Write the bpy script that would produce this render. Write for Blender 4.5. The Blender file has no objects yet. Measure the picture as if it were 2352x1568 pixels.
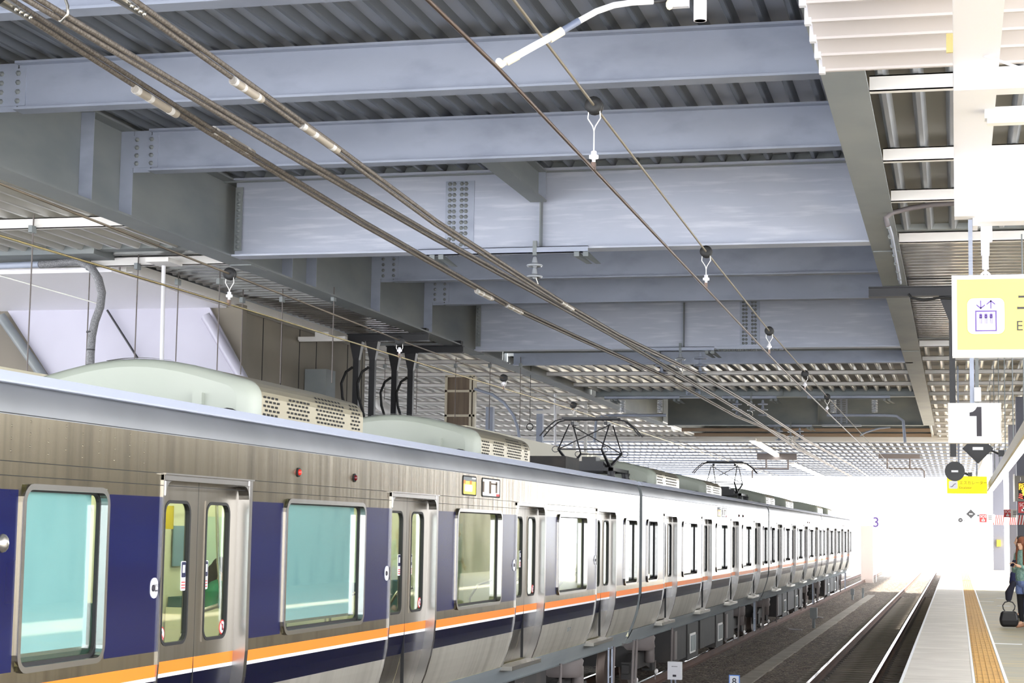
import bpy, bmesh, math, random
from mathutils import Vector, Matrix
random.seed(7)
C = bpy.context.scene.collection
PI = math.pi
# ------------------------------------------------------------------ camera, world, light
FPX, YAW, PIT, ROL, CH = 4143.57, 0.241873, 0.104138, 0.015531, 2.758
_f = Vector((-math.sin(YAW)*math.cos(PIT), math.cos(YAW)*math.cos(PIT), math.sin(PIT)))
_r0 = Vector((math.cos(YAW), math.sin(YAW), 0)); _u0 = _r0.cross(_f)
_r = _r0*math.cos(ROL)+_u0*math.sin(ROL); _u = -_r0*math.sin(ROL)+_u0*math.cos(ROL)
cd = bpy.data.cameras.new('camera'); cam = bpy.data.objects.new('camera', cd); C.objects.link(cam)
cd.sensor_width = 36; cd.lens = FPX/2352*36; cd.clip_start = .1; cd.clip_end = 2000
cam.matrix_world = Matrix(((_r.x, _u.x, -_f.x, 0), (_r.y, _u.y, -_f.y, 0), (_r.z, _u.z, -_f.z, CH), (0, 0, 0, 1)))
bpy.context.scene.camera = cam
def at(px, py, ax, val):
    """where the sight line through a photo point meets the plane axis=val"""
    d = _f+_r*(px-1176)/FPX-_u*(py-784)/FPX; o = Vector((0, 0, CH))
    return o+d*((val-o[ax])/d[ax])
W = bpy.data.worlds.new('daylight'); bpy.context.scene.world = W; W.use_nodes = True
bg = W.node_tree.nodes['Background']; bg.inputs[0].default_value = (.93, .96, 1, 1); bg.inputs[1].default_value = 3.0
def sun(name, rot, e, col=(1, .95, .87), ang=2):
    l = bpy.data.lights.new(name, 'SUN'); l.energy = e; l.color = col; l.angle = math.radians(ang)
    o = bpy.data.objects.new(name, l); C.objects.link(o); o.rotation_euler = rot; return o
sun('sun', (math.radians(40), 0, math.radians(95)), 8)
vs = bpy.context.scene.view_settings
vs.view_transform = 'Standard'; vs.look = 'None'; vs.gamma = 1; vs.exposure = 1.78; vs.use_curve_mapping = False
# ------------------------------------------------------------------ helpers
def lin(c):
    return tuple(((v/255)/12.92 if v/255 <= .04045 else ((v/255+.055)/1.055)**2.4) for v in c)
MATS = {}
def mat(name, rgb, rough=.5, metal=0, emit=0, noise=None, bump=None, alpha=None, trans=0, ior=1.45, coat=0, spec=.5):
    """noise=(scale xyz, second rgb, detail, lo, hi)  bump=(scale xyz, strength, distance)"""
    if name in MATS: return MATS[name]
    m = bpy.data.materials.new(name); m.use_nodes = True; N = m.node_tree.nodes; L = m.node_tree.links
    b = N['Principled BSDF']; c = lin(rgb)+(1,)
    b.inputs['Base Color'].default_value = c; b.inputs['Roughness'].default_value = rough; b.inputs['Metallic'].default_value = metal
    if emit:
        b.inputs['Emission Color'].default_value = c; b.inputs['Emission Strength'].default_value = emit
    if trans: b.inputs['Transmission Weight'].default_value = trans; b.inputs['IOR'].default_value = ior
    b.inputs['Specular IOR Level'].default_value = spec
    if coat: b.inputs['Coat Weight'].default_value = coat
    if noise or bump:
        tc = N.new('ShaderNodeTexCoord')
    if noise:
        for k, (sc, rgb2, det, lo, hi) in enumerate(noise if isinstance(noise, list) else [noise]):
            mp = N.new('ShaderNodeMapping'); mp.inputs['Scale'].default_value = sc; mp.inputs['Rotation'].default_value = (0, .3 if 'zinc_steel' in name else 0, 0); L.new(tc.outputs['Object'], mp.inputs[0])
            nz = N.new('ShaderNodeTexNoise'); nz.inputs['Scale'].default_value = 1; nz.inputs['Detail'].default_value = det; L.new(mp.outputs[0], nz.inputs['Vector'])
            mr = N.new('ShaderNodeMapRange'); mr.inputs[1].default_value = lo; mr.inputs[2].default_value = hi; L.new(nz.outputs['Fac'], mr.inputs[0])
            mx = N.new('ShaderNodeMix'); mx.data_type = 'RGBA'; L.new(mr.outputs[0], mx.inputs['Factor'])
            prev = b.inputs['Base Color'].links[0].from_socket if b.inputs['Base Color'].is_linked else None
            if prev: L.new(prev, mx.inputs['A'])
            else: mx.inputs['A'].default_value = c
            mx.inputs['B'].default_value = lin(rgb2)+(1,); L.new(mx.outputs['Result'], b.inputs['Base Color'])
    if bump:
        mp = N.new('ShaderNodeMapping'); mp.inputs['Scale'].default_value = bump[0]; L.new(tc.outputs['Object'], mp.inputs[0])
        nz = N.new('ShaderNodeTexNoise'); nz.inputs['Scale'].default_value = 1; nz.inputs['Detail'].default_value = 3; L.new(mp.outputs[0], nz.inputs['Vector'])
        bp = N.new('ShaderNodeBump'); bp.inputs['Strength'].default_value = bump[1]; bp.inputs['Distance'].default_value = bump[2]
        L.new(nz.outputs['Fac'], bp.inputs['Height']); L.new(bp.outputs[0], b.inputs['Normal'])
    MATS[name] = m; return m
zinc = mat('zinc_steel', (156, 163, 180), .55, .15, noise=[((.7, .7, 1.6), (168, 175, 192), 6, .35, .7), ((1.6, 1.6, 3), (140, 147, 164), 8, .5, .85)])
zinc_scr = mat('scratched_zinc_steel', (172, 178, 194), .5, .1, noise=[((.8, .8, 2), (180, 185, 200), 7, .35, .65), ((1.3, 1.3, 14), (204, 207, 218), 10, .52, .8)])
zinc_d = mat('dull_zinc_steel', (122, 128, 132), .6, .15, noise=((.8, .5, 1.5), (142, 146, 146), 6, .35, .7))
deckm = mat('roof_deck_zinc', (158, 162, 168), .42, .45, noise=((3, .8, 1), (138, 142, 150), 3, .35, .7))
deckf = mat('pale_roof_deck', (186, 186, 186), .22, .95, noise=((3, .8, 1), (160, 160, 162), 3, .35, .7))
white = mat('white_paint', (220, 219, 224), .45)
offw = mat('off_white_paint', (222, 219, 216), .5)
cream = mat('cream_plastic', (164, 169, 158), .38, noise=((.9, .9, .9), (154, 161, 148), 3, .4, .75))
black = mat('black_steel', (38, 38, 42), .45)
rubber = mat('black_rubber', (22, 22, 24), .6)
steelw = mat('stranded_wire', (120, 108, 92), .45, .5, noise=((1, 1, 60), (84, 76, 66), 1, .4, .6))
contactm = mat('copper_contact_wire', (92, 76, 68), .35, .7)
brass = mat('bright_contact_wire', (198, 180, 130), .25, .9)
stain = mat('stainless_steel', (146, 137, 118), .22, .93, noise=((.3, 9, .25), (122, 114, 98), 5, .45, .72), bump=((.5, 7, .35), .25, .012))
stainl = mat('lower_stainless_brightened', (196, 191, 180), .4, .6, noise=((.3, 5, .25), (172, 167, 156), 5, .45, .72))  # reflected brightness of the lower side put into a lighter base colour
stainp = mat('plain_stainless', (190, 186, 178), .26, .9)
roofm = mat('train_roof_grey', (146, 148, 152), .42, .5, noise=((.6, .6, .6), (122, 124, 128), 4, .35, .7))
navy = mat('navy_film', (8, 15, 66), .22, 0, noise=((.2, .3, 3.2), (10, 20, 72), 2, .45, .6), spec=.22)
navyd = mat('dark_navy_film', (7, 11, 38), .2, 0, spec=.4)
orange = mat('orange_film', (252, 130, 26), .5)
whitef = mat('white_film', (240, 240, 245), .35)
dark = mat('dark_void', (18, 18, 20), .7)
underm = mat('underframe_black', (40, 38, 38), .7, noise=((3, 3, 3), (62, 56, 52), 4, .5, .8))
underg = mat('underframe_grey', (108, 100, 98), .6)
glass_m = None
def glassmat(name, tint, mixf=.82):
    m = bpy.data.materials.new(name); m.use_nodes = True; N = m.node_tree.nodes; L = m.node_tree.links
    N.remove(N['Principled BSDF']); t = N.new('ShaderNodeBsdfTransparent'); g = N.new('ShaderNodeBsdfGlossy'); x = N.new('ShaderNodeMixShader')
    lw = N.new('ShaderNodeLayerWeight'); lw.inputs[0].default_value = .5; pw = N.new('ShaderNodeMath'); pw.operation = 'POWER'; pw.inputs[1].default_value = 3.6; L.new(lw.outputs['Facing'], pw.inputs[0]); fr = N.new('ShaderNodeMapRange'); fr.inputs[3].default_value = .05; fr.inputs[4].default_value = 1; L.new(pw.outputs[0], fr.inputs[0])
    t.inputs[0].default_value = lin(tint)+(1,); g.inputs['Roughness'].default_value = .02
    L.new(fr.outputs[0], x.inputs[0]); L.new(t.outputs[0], x.inputs[1]); L.new(g.outputs[0], x.inputs[2]); L.new(x.outputs[0], N['Material Output'].inputs[0])
    return m
glass = glassmat('train_glass', (232, 242, 240)); gclear = glassmat('clear_glass', (235, 245, 242))
blindm = mat('teal_roller_blind', (190, 220, 224), .8)
rail_top = mat('polished_rail', (225, 228, 235), .12, 1); rail_rust = mat('rusty_rail', (92, 64, 52), .8, noise=((8, 1, 8), (74, 52, 44), 3, .4, .7))
conc = mat('concrete', (150, 142, 132), .85, noise=((2, 2, 2), (128, 122, 112), 5, .4, .7))
class MB:
    def __init__(s): s.v = []; s.f = []; s.m = []; s.sm = []
    def add(s, vs, fs, mi=0, smooth=False):
        n = len(s.v); s.v += [tuple(v) for v in vs]
        for f in fs: s.f.append(tuple(i+n for i in f)); s.m.append(mi); s.sm.append(smooth)
        return s
    def box(s, x0, x1, y0, y1, z0, z1, mi=0):
        if x0 > x1: x0, x1 = x1, x0
        if y0 > y1: y0, y1 = y1, y0
        if z0 > z1: z0, z1 = z1, z0
        return s.add([(x0, y0, z0), (x1, y0, z0), (x1, y1, z0), (x0, y1, z0), (x0, y0, z1), (x1, y0, z1), (x1, y1, z1), (x0, y1, z1)],
                     [(0, 3, 2, 1), (4, 5, 6, 7), (0, 1, 5, 4), (1, 2, 6, 5), (2, 3, 7, 6), (3, 0, 4, 7)], mi)
    def prism(s, poly, axis, a0, a1, mi=0, smooth=False):
        """poly: 2D points in the two other axes (cyclic order x,y,z without axis), extruded along axis"""
        def P(u, v, w): return (w, u, v) if axis == 0 else ((u, w, v) if axis == 1 else (u, v, w))
        n = len(poly); vs = [P(u, v, a0) for u, v in poly]+[P(u, v, a1) for u, v in poly]
        fs = [(i, (i+1) % n, n+(i+1) % n, n+i) for i in range(n)]
        s.add(vs, fs, mi, smooth); return s.add(vs, [tuple(range(n))[::-1], tuple(range(n, 2*n))], mi)
    def tube(s, pts, r, seg=8, mi=0, cap=True):
        pts = [Vector(p) for p in pts]; R = r if isinstance(r, (list, tuple)) else [r]*len(pts)
        vs = []; up = Vector((0, 0, 1)); t0 = (pts[1]-pts[0]).normalized(); a = t0.orthogonal().normalized() if abs(t0.z) > .9 else t0.cross(up).normalized()
        for i, p in enumerate(pts):
            t = (pts[min(i+1, len(pts)-1)]-pts[max(i-1, 0)]).normalized(); a = (a-t*a.dot(t)).normalized(); b = t.cross(a)
            for k in range(seg):
                an = 2*PI*k/seg; vs.append(p+(a*math.cos(an)+b*math.sin(an))*R[i])
        fs = []
        for i in range(len(pts)-1):
            for k in range(seg):
                fs.append((i*seg+k, i*seg+(k+1) % seg, (i+1)*seg+(k+1) % seg, (i+1)*seg+k))
        s.add(vs, fs, mi, True)
        if cap: s.add(vs[:seg], [tuple(range(seg))[::-1]], mi); s.add(vs[-seg:], [tuple(range(seg))], mi)
        return s
    def lathe(s, prof, c, axis=2, seg=16, mi=0):
        vs = []; c = Vector(c)
        for r, h in prof:
            for k in range(seg):
                an = 2*PI*k/seg; u, v = r*math.cos(an), r*math.sin(an)
                vs.append(c+Vector((u, v, h) if axis == 2 else ((u, h, v) if axis == 1 else (h, u, v))))
        n = len(prof); fs = [(i*seg+k, i*seg+(k+1) % seg, (i+1)*seg+(k+1) % seg, (i+1)*seg+k) for i in range(n-1) for k in range(seg)]
        s.add(vs, fs, mi, True); s.add(vs[:seg], [tuple(range(seg))], mi); return s.add(vs[-seg:], [tuple(range(seg))], mi)
    def ell(s, c, r, seg=12, mi=0):
        vs = []; fs = []; n = seg//2
        for i in range(n+1):
            th = PI*i/n
            for k in range(seg):
                an = 2*PI*k/seg; vs.append((c[0]+r[0]*math.sin(th)*math.cos(an), c[1]+r[1]*math.sin(th)*math.sin(an), c[2]+r[2]*math.cos(th)))
        for i in range(n):
            for k in range(seg): fs.append((i*seg+k, i*seg+(k+1) % seg, (i+1)*seg+(k+1) % seg, (i+1)*seg+k))
        return s.add(vs, fs, mi, True)
    def build(s, name, mats, parent=None, loc=None, weld=False):
        me = bpy.data.meshes.new(name); me.from_pydata(s.v, [], s.f)
        if not isinstance(mats, (list, tuple)): mats = [mats]
        for m in mats: me.materials.append(m)
        for p, mi, sm in zip(me.polygons, s.m, s.sm): p.material_index = mi; p.use_smooth = sm
        bm = bmesh.new(); bm.from_mesh(me)
        if weld: bmesh.ops.remove_doubles(bm, verts=bm.verts, dist=1e-5)
        bmesh.ops.recalc_face_normals(bm, faces=bm.faces); bm.to_mesh(me); bm.free()
        o = bpy.data.objects.new(name, me); C.objects.link(o)
        if parent: o.parent = parent
        if loc: o.location = loc
        return o
def tag(o, label=None, cat=None, group=None, kind=None):
    if label: o['label'] = label
    if cat: o['category'] = cat
    if group: o['group'] = group
    if kind: o['kind'] = kind
    return o
def empty(name, loc=(0, 0, 0), label=None, cat=None, group=None, rz=0):
    o = bpy.data.objects.new(name, None); o.empty_display_size = .1; C.objects.link(o); o.location = loc; o.rotation_euler.z = rz
    return tag(o, label, cat, group)
def copy_tree(o, parent=None):
    c = o.copy(); C.objects.link(c)
    if parent: c.parent = parent
    for ch in list(o.children): copy_tree(ch, c)
    return c
def text(body, size, loc, m, parent, name='lettering', rot=(PI/2, 0, 0), thick=.002, align='CENTER', sx=1, bold=0):
    cu = bpy.data.curves.new(name, 'FONT'); cu.body = body; cu.size = size; cu.extrude = thick; cu.align_x = align; cu.align_y = 'CENTER'; cu.offset = bold
    t = bpy.data.objects.new('tmp', cu); C.objects.link(t); bpy.context.view_layer.update()
    me = bpy.data.meshes.new_from_object(t.evaluated_get(bpy.context.evaluated_depsgraph_get())); bpy.data.objects.remove(t)
    me.materials.clear(); me.materials.append(m); me.name = name
    o = bpy.data.objects.new(name, me); C.objects.link(o); o.location = loc; o.rotation_euler = rot; o.scale = (sx, 1, 1)
    if parent: o.parent = parent
    return o
def rrect(w, h, r, n=5):
    pts = []
    for cx, cy, a0 in ((w/2-r, h/2-r, 0), (-w/2+r, h/2-r, PI/2), (-w/2+r, -h/2+r, PI), (w/2-r, -h/2+r, 1.5*PI)):
        for k in range(n+1): a = a0+PI/2*k/n; pts.append((cx+r*math.cos(a), cy+r*math.sin(a)))
    return pts
def struct(o): o['kind'] = 'structure'; return o
# ------------------------------------------------------------------ ground, platform
gnd = MB().box(-400, 400, -80, 500, -.9, -.6); struct(gnd.build('floor', mat('pale_ground', (192, 193, 196), .9)))
def ballast_mat():
    m = bpy.data.materials.new('ballast'); m.use_nodes = True; N = m.node_tree.nodes; L = m.node_tree.links; b = N['Principled BSDF']; b.inputs['Roughness'].default_value = .85
    tc = N.new('ShaderNodeTexCoord'); v = N.new('ShaderNodeTexVoronoi'); v.inputs['Scale'].default_value = 17; L.new(tc.outputs['Object'], v.inputs['Vector'])
    sp = N.new('ShaderNodeSeparateColor'); L.new(v.outputs['Color'], sp.inputs[0])
    r = N.new('ShaderNodeValToRGB'); L.new(sp.outputs[0], r.inputs[0]); e = r.color_ramp.elements
    e[0].color = lin((58, 48, 42))+(1,); e[1].color = lin((150, 138, 122))+(1,); e[1].position = 1
    a = r.color_ramp.elements.new(.55); a.color = lin((92, 78, 66))+(1,); L.new(r.outputs[0], b.inputs['Base Color'])
    bp = N.new('ShaderNodeBump'); bp.inputs['Strength'].default_value = 1; bp.inputs['Distance'].default_value = .05; bp.invert = True
    L.new(v.outputs['Distance'], bp.inputs['Height']); L.new(bp.outputs[0], b.inputs['Normal']); return m
bm_ = ballast_mat()
bal = MB(); NX, NY = 46, 190
xs = [-8.6+i*(8.0/NX) for i in range(NX+1)]; ys = [4+j*.75 for j in range(NY+1)]
def bz(x, y):
    z = -.22
    if -4.75 < x < -3.6: z -= .0
    for c in (-2.17, -6.28):
        if abs(x-c) < .45: z -= .03
    return z+random.uniform(-.02, .02)
bal.add([(x, y, bz(x, y)) for y in ys for x in xs], [(j*(NX+1)+i, j*(NX+1)+i+1, (j+1)*(NX+1)+i+1, (j+1)*(NX+1)+i) for j in range(NY) for i in range(NX)])
bal.box(-8.6, -.6, 4, 146, -.62, -.3)
tag(bal.build('ballast', bm_), 'brown grey crushed stone ballast filling the trackbed beside the train', 'gravel', kind='stuff')
# rails
def rail(x, label):
    t = empty('rail', (x, 5, -.17), label, 'rail')
    p = [(-.065, 0), (.065, 0), (.065, .012), (.012, .03), (.009, .125), (.033, .14), (.033, .163), (-.033, .163), (-.033, .14), (-.009, .125), (-.012, .03), (-.065, .012)]
    MB().prism(p, 1, 0, 185).build('rail_web', rail_rust, t)
    MB().prism([(-.032, .163), (.032, .163), (.032, .169), (.025, .172), (-.025, .172), (-.032, .169)], 1, 0, 185).build('running_surface', rail_top, t)
rail(-2.17-.566, 'shiny steel rail, left one of the empty track by the platform')
rail(-2.17+.566, 'shiny steel rail, right one of the empty track by the platform')
rail(-6.28+.566, 'rusty brown rail under the near side of the train')
rail(-6.28-.566, 'rusty brown rail under the far side of the train')
slp = empty('sleeper', (-2.17, 16, 0), 'concrete sleeper half buried in ballast between the shiny rails', 'sleeper', 'sleepers of the empty track')
MB().prism([(-.14, -.4), (.14, -.4), (.11, -.195), (-.11, -.195)], 1, -1, 1).build('sleeper_block', conc, slp).rotation_euler = (0, 0, PI/2)
for sx in (-.566, .566):
    for d in (-.11, .11):
        MB().prism([(-.05, 0), (.05, 0), (.03, .035), (-.03, .035)], 1, -.035, .035).build('rail_clip', underg, slp, (sx+d, 0, -.172))
for k in range(1, 118):
    c = copy_tree(slp); c.location.y = 16+.63*k
# platform
PX = -.646
plat_m = mat('platform_concrete', (222, 214, 206), .42, noise=[((.5, 7, 1), (200, 192, 182), 4, .4, .65), ((1.5, 1.5, 1), (230, 223, 214), 3, .45, .7)])
pv = mat('platform_paving', (164, 158, 138), .5, noise=[((.8, 3.5, 1), (186, 168, 124), 2, .5, .62), ((1, 6, 1), (146, 142, 130), 3, .5, .7)])
struct(MB().box(PX, .17, -6, 150, .86, 1.1).build('platform_edge_slab', plat_m))
struct(MB().box(PX+.25, 9, -6, 150, -.6, .86).build('platform_wall', conc))
struct(MB().box(.17, 9, -6, 150, .861, 1.098).build('platform_floor', pv))
ty = mat('tactile_yellow', (226, 176, 86), .6, noise=((3, 6, 1), (206, 156, 74), 3, .4, .7))
tw = MB()
tw.box(.2, .52, 8, 130, 1.09, 1.104)
for k in range(5): tw.box(.225+k*.065, .245+k*.065, 8, 130, 1.104, 1.109)
for k in range(203): tw.box(.2, .52, 8+k*.6, 8.012+k*.6, 1.104, 1.1045, 1)
tag(tw.build('tactile_strip', [ty, mat('joint_brown', (160, 120, 70), .8)]), 'yellow tactile paving strip with raised bars along the platform edge', 'tactile paving')
tag(MB().box(.165, .195, 8, 130, 1.09, 1.104).build('painted_line', whitef), 'thin white line along the track side of the yellow tactile strip', 'line marking')
tag(MB().box(.53, .565, 8, 130, 1.09, 1.104).build('painted_line', whitef), 'thin white line along the inner side of the yellow tactile strip', 'line marking')
tag(MB().box(PX-.005, PX+.03, 8, 130, 1.07, 1.103).build('painted_line', whitef), 'thin white line on the very edge of the platform slab', 'line marking')
mk = [((2260, 1381), .5), ((2298, 1374), .2), ((2305, 1391), .3), ((2310, 1478), .5)]
for i, ((px, py), w) in enumerate(mk):
    p = at(px, py, 2, 1.1)
    o = MB().box(-w/2, w/2, -.06, .06, 0, .004).build('floor_marking', whitef, None, (p.x, p.y, 1.098))
    tag(o, ['long white marking on the platform floor right of the tactile strip', 'short white floor marking just above the long one', 'white floor marking near the standing woman with the bag', 'pale floor marking at the lower right below the black bag'][i], 'floor marking')
# cable trough between the tracks
tr = MB().box(-4.35, -4.0, 26, 93, -.3, -.19); 
tag(tr.build('cable_trough', conc), 'low concrete cable trough running between the two tracks', 'cable trough')
# ------------------------------------------------------------------ roof
def deck_profile(a0, a1, z, pitch=.3333, thick=.02):
    """trapezoid ribs pointing down, across axis a"""
    n = int(round((a1-a0)/pitch)); pts = []
    for i in range(n):
        a = a0+i*pitch
        pts += [(a, z+.09), (a+.2, z+.09), (a+.232, z+.012), (a+.243, z), (a+.287, z), (a+.298, z+.012)]
    pts.append((a0+n*pitch, z+.09)); return pts
GR, GL = -.98, -11.31
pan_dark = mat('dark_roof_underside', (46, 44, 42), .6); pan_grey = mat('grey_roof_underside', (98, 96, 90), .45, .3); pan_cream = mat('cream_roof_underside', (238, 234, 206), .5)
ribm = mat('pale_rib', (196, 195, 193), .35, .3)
def deck(x0, x1, y0, y1, z, along='y', name='ceiling', m=deckm, pm=None):
    mb = MB()
    if along == 'y':
        p = deck_profile(x0, x1, z); vs = [(u, y0, v) for u, v in p]+[(u, y1, v) for u, v in p]
    else:
        p = deck_profile(y0, y1, z, .3333); vs = [(x0, u, v) for u, v in p]+[(x1, u, v) for u, v in p]
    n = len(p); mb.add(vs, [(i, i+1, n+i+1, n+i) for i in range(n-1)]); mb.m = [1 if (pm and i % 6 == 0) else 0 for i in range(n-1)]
    mb.box(x0-.065, x1+.065, y0, y1, z+.1, z+.2)
    return struct(mb.build(name, [m, pm or m]))
deck(-11.25, -1.05, -10, 44.9, 8.26, m=mat('shaded_rib', (112, 116, 122), .42, .45), pm=mat('pale_pan', (168, 172, 182), .45, .3))  # shade of the ribs painted in: darker than the pans
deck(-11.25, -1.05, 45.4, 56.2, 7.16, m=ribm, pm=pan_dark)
deck(-11.25, -1.05, 56.6, 83.2, 8.26, m=zinc_d)
deck(-.93, 8.7, -3, 26.4, 7.16, m=deckm, pm=pan_grey)
deck(-.93, 8.7, 26.75, 41.2, 7.16, 'x', m=deckf)
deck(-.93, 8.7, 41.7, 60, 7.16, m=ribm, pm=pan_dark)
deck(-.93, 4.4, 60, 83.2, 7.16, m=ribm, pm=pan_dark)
deck(-36, -11.37, -10, 26.4, 7.16, m=ribm, pm=pan_cream)
deck(-13.45, -11.37, 26.75, 41.2, 7.16, 'x', m=deckf)
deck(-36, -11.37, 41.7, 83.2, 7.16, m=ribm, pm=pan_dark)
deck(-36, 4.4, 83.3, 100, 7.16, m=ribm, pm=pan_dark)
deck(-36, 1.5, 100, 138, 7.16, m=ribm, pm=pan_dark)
for (y0, y1, z0, z1) in ((44.95, 45.05, 7.3, 8.5), (56.25, 56.33, 7.3, 8.5), (83.2, 83.28, 7.0, 8.5), (26.45, 26.5, 8.2, 8.45)):
    struct(MB().box(-11.3, -1.0, y0, y1, z0, z1).build('trim_1', zinc_d))
for x in (GR, GL): struct(MB().box(x-.1, x+.1, 4, 83.2, 8.26, 8.5).build('trim_2', zinc_d))
for x in (-11.3, -1.0): struct(MB().box(x-.02, x+.02, 71.0, 83.2, 7.17, 8.5).build('trim_4', zinc_d))
for (x0, x1) in ((-36, -11.4), (-.9, 8.6)): struct(MB().box(x0, x1, 26.42, 26.74, 7.17, 7.4).build('trim_3', zinc_d)); struct(MB().box(x0, x1, 41.22, 41.68, 7.17, 7.4).build('trim_3', zinc_d))
struct(MB().box(-30, -13.5, 26.4, 27.5, 7.1, 7.3).build('trim_3', zinc_d))
struct(MB().box(-36, -13.5, 27.3, 41.7, 7.2, 7.4).build('ceiling', zinc_d))
def ibeam_x(name, x0, x1, y, z0, z1, fw, m, parent, t=.028, wt=.016):
    mb = MB(); mb.box(x0, x1, y-fw/2, y+fw/2, z0, z0+t); mb.box(x0, x1, y-fw/2, y+fw/2, z1-t, z1); mb.box(x0, x1, y-wt/2, y+wt/2, z0+t, z1-t)
    return mb.build(name, m, parent)
def ibeam_y(name, x, y0, y1, z0, z1, fw, m, parent, t=.03, wt=.016):
    mb = MB(); mb.box(x-fw/2, x+fw/2, y0, y1, z0, z0+t); mb.box(x-fw/2, x+fw/2, y0, y1, z1-t, z1); mb.box(x-wt/2, x+wt/2, y0, y1, z0+t, z1-t)
    return mb.build(name, m, parent)
boltp = MB().lathe([(.034, 0), (.034, -.006), (.025, -.007), (.025, -.026), (.013, -.027), (.013, -.04)], (0, 0, 0), 1, 6).build('bolt', zinc_d)
bolt_mesh = boltp.data; bpy.data.objects.remove(boltp)
def bolts(parent, pts, rot=None):
    for p in pts:
        o = bpy.data.objects.new('bolt', bolt_mesh); C.objects.link(o); o.parent = parent; o.location = p
        if rot: o.rotation_euler = rot
def splice(parent, xc, y, z0, z1, cols, rows, w, face=-1):
    pl = MB().box(xc-w/2, xc+w/2, y-.022, y-.008, z0, z1).build('splice_plate', zinc, parent)
    n = rows; pts = []
    for c in cols:
        for i in range(n): pts.append((xc+c, y-.022, z0+(z1-z0)*(i+.5)/n))
    bolts(pl, pts); return pl
def girder(x, label, side):
    g = empty('roof_girder', (0, 0, 0), label, 'girder')
    ibeam_y('beam_section', x, -10, 71.1, 7.0, 8.25, .41, zinc_d, g)
    ys = [15.4, 19.1, 22.8, 30.3, 34.0, 37.7] if side else []
    for y in ys:
        for d in ((0, -1.2) if y in (19.1, 22.8, 30.3) else (0,)):
            MB().box(x+.01, x+.2, y+d-.008, y+d+.008, 7.03, 8.22).build('stiffener', zinc, g)
    for y in (14.6, 27.6, 42.6):
        MB().box(x-.19, x+.19, y-.35, y+.35, 6.985, 7.0).build('flange_cover_plate', zinc_d, g)
    return g
girder(GR, 'long grey steel girder along the platform side of the roof', 0)
girder(GL, 'long grey steel girder with stiffener plates above the far side of the train', 1)
SEC = [(15.4, 7.63, 8.22, 'nearest shallow crossbeam at the top left of the ceiling'),
       (19.1, 7.63, 8.22, 'wide pale crossbeam, second of the shallow roof beams'),
       (22.8, 7.63, 8.22, 'pale crossbeam just in front of the first deep beam, with a short joist behind'),
       (30.3, 7.63, 8.22, 'shallow crossbeam hidden directly behind the first deep roof beam'),
       (34.0, 7.63, 8.22, 'shallow crossbeam seen under the insulator bracket of the first deep beam'),
       (37.7, 7.63, 8.22, 'shallow crossbeam just in front of the second deep roof beam'),
       (45.2, 7.0, 7.6, 'shallow crossbeam just behind the second deep beam where the low roof begins')]
for y, z0, z1, lb in SEC:
    b = empty('roof_beam', (0, 0, 0), 'grey steel '+lb, 'beam')
    xa = -10.83 if z0 > 7.3 else -11.1
    ibeam_x('beam_section', xa, -1.0, y, z0, z1, .25, zinc, b)
    if z0 > 7.3 and y < 40:
        MB().box(-11.1, -10.85, y-.008, y+.008, z0-.0, z1).build('end_plate', zinc, b)
        splice(b, -10.93, y, z0+.07, z1-.07, (-.12, .1), 4, .4)
MAIN = [(26.55, -7.41, 'first deep steel crossbeam with a bolted splice plate left of its middle'),
        (41.45, -4.58, 'second deep steel crossbeam with a bolted splice plate right of its middle'),
        (56.35, -8.0, 'third deep crossbeam where the low corrugated roof ends'),
        (71.2, -4.3, 'fourth deep crossbeam, farthest, above the dark gap')]
for i, (y, xs_, lb) in enumerate(MAIN):
    b = empty('roof_beam', (0, 0, 0), lb, 'beam')
    ibeam_x('beam_section', -11.12, -1.18, y, 7.0, 8.25, .36, zinc_scr if i < 2 else zinc_d, b)
    splice(b, xs_, y, 7.08, 8.12, (-.16, -.09, .03, .1) if i == 0 else (-.15, -.08, .06, .13), 12, .46)
    fp = MB().box(xs_-.75, xs_+.75, y-.175, y-.03, 7.03, 7.045); fp.box(xs_-.75, xs_+.75, y-.18, y+.18, 6.975, 6.999); fp = fp.build('flange_splice_plate', zinc, b)
    pts = [(xs_-.68+.085*k, y+dy, 6.975) for k in range(17) for dy in (-.13, -.06)]
    bolts(fp, pts, (PI/2, 0, 0)) if i < 2 else None
    if i < 2:
        e = MB().box(-11.1, -10.98, y-.09, y-.075, 7.1, 8.12); e = e.build('end_splice_plate', zinc_d, b)
        bolts(e, [(-11.04, y-.09, 7.16+.085*k) for k in range(11)])
    sx = -6.1 if i == 0 else (-6.1 if i == 1 else -5.2)
    MB().box(sx-.008, sx+.008, y-.175, y-.008, 7.03, 8.22).build('stiffener', zinc_d, b)
j = empty('roof_joist', (0, 0, 0), 'short steel joist running lengthwise between two crossbeams above the insulator', 'joist')
ibeam_y('beam_section', -6.12, 22.95, 26.35, 7.72, 8.2, .25, zinc_d, j); MB().box(-6.25, -6.0, 26.3, 26.33, 7.75, 8.2).build('end_plate', zinc, j)
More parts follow.
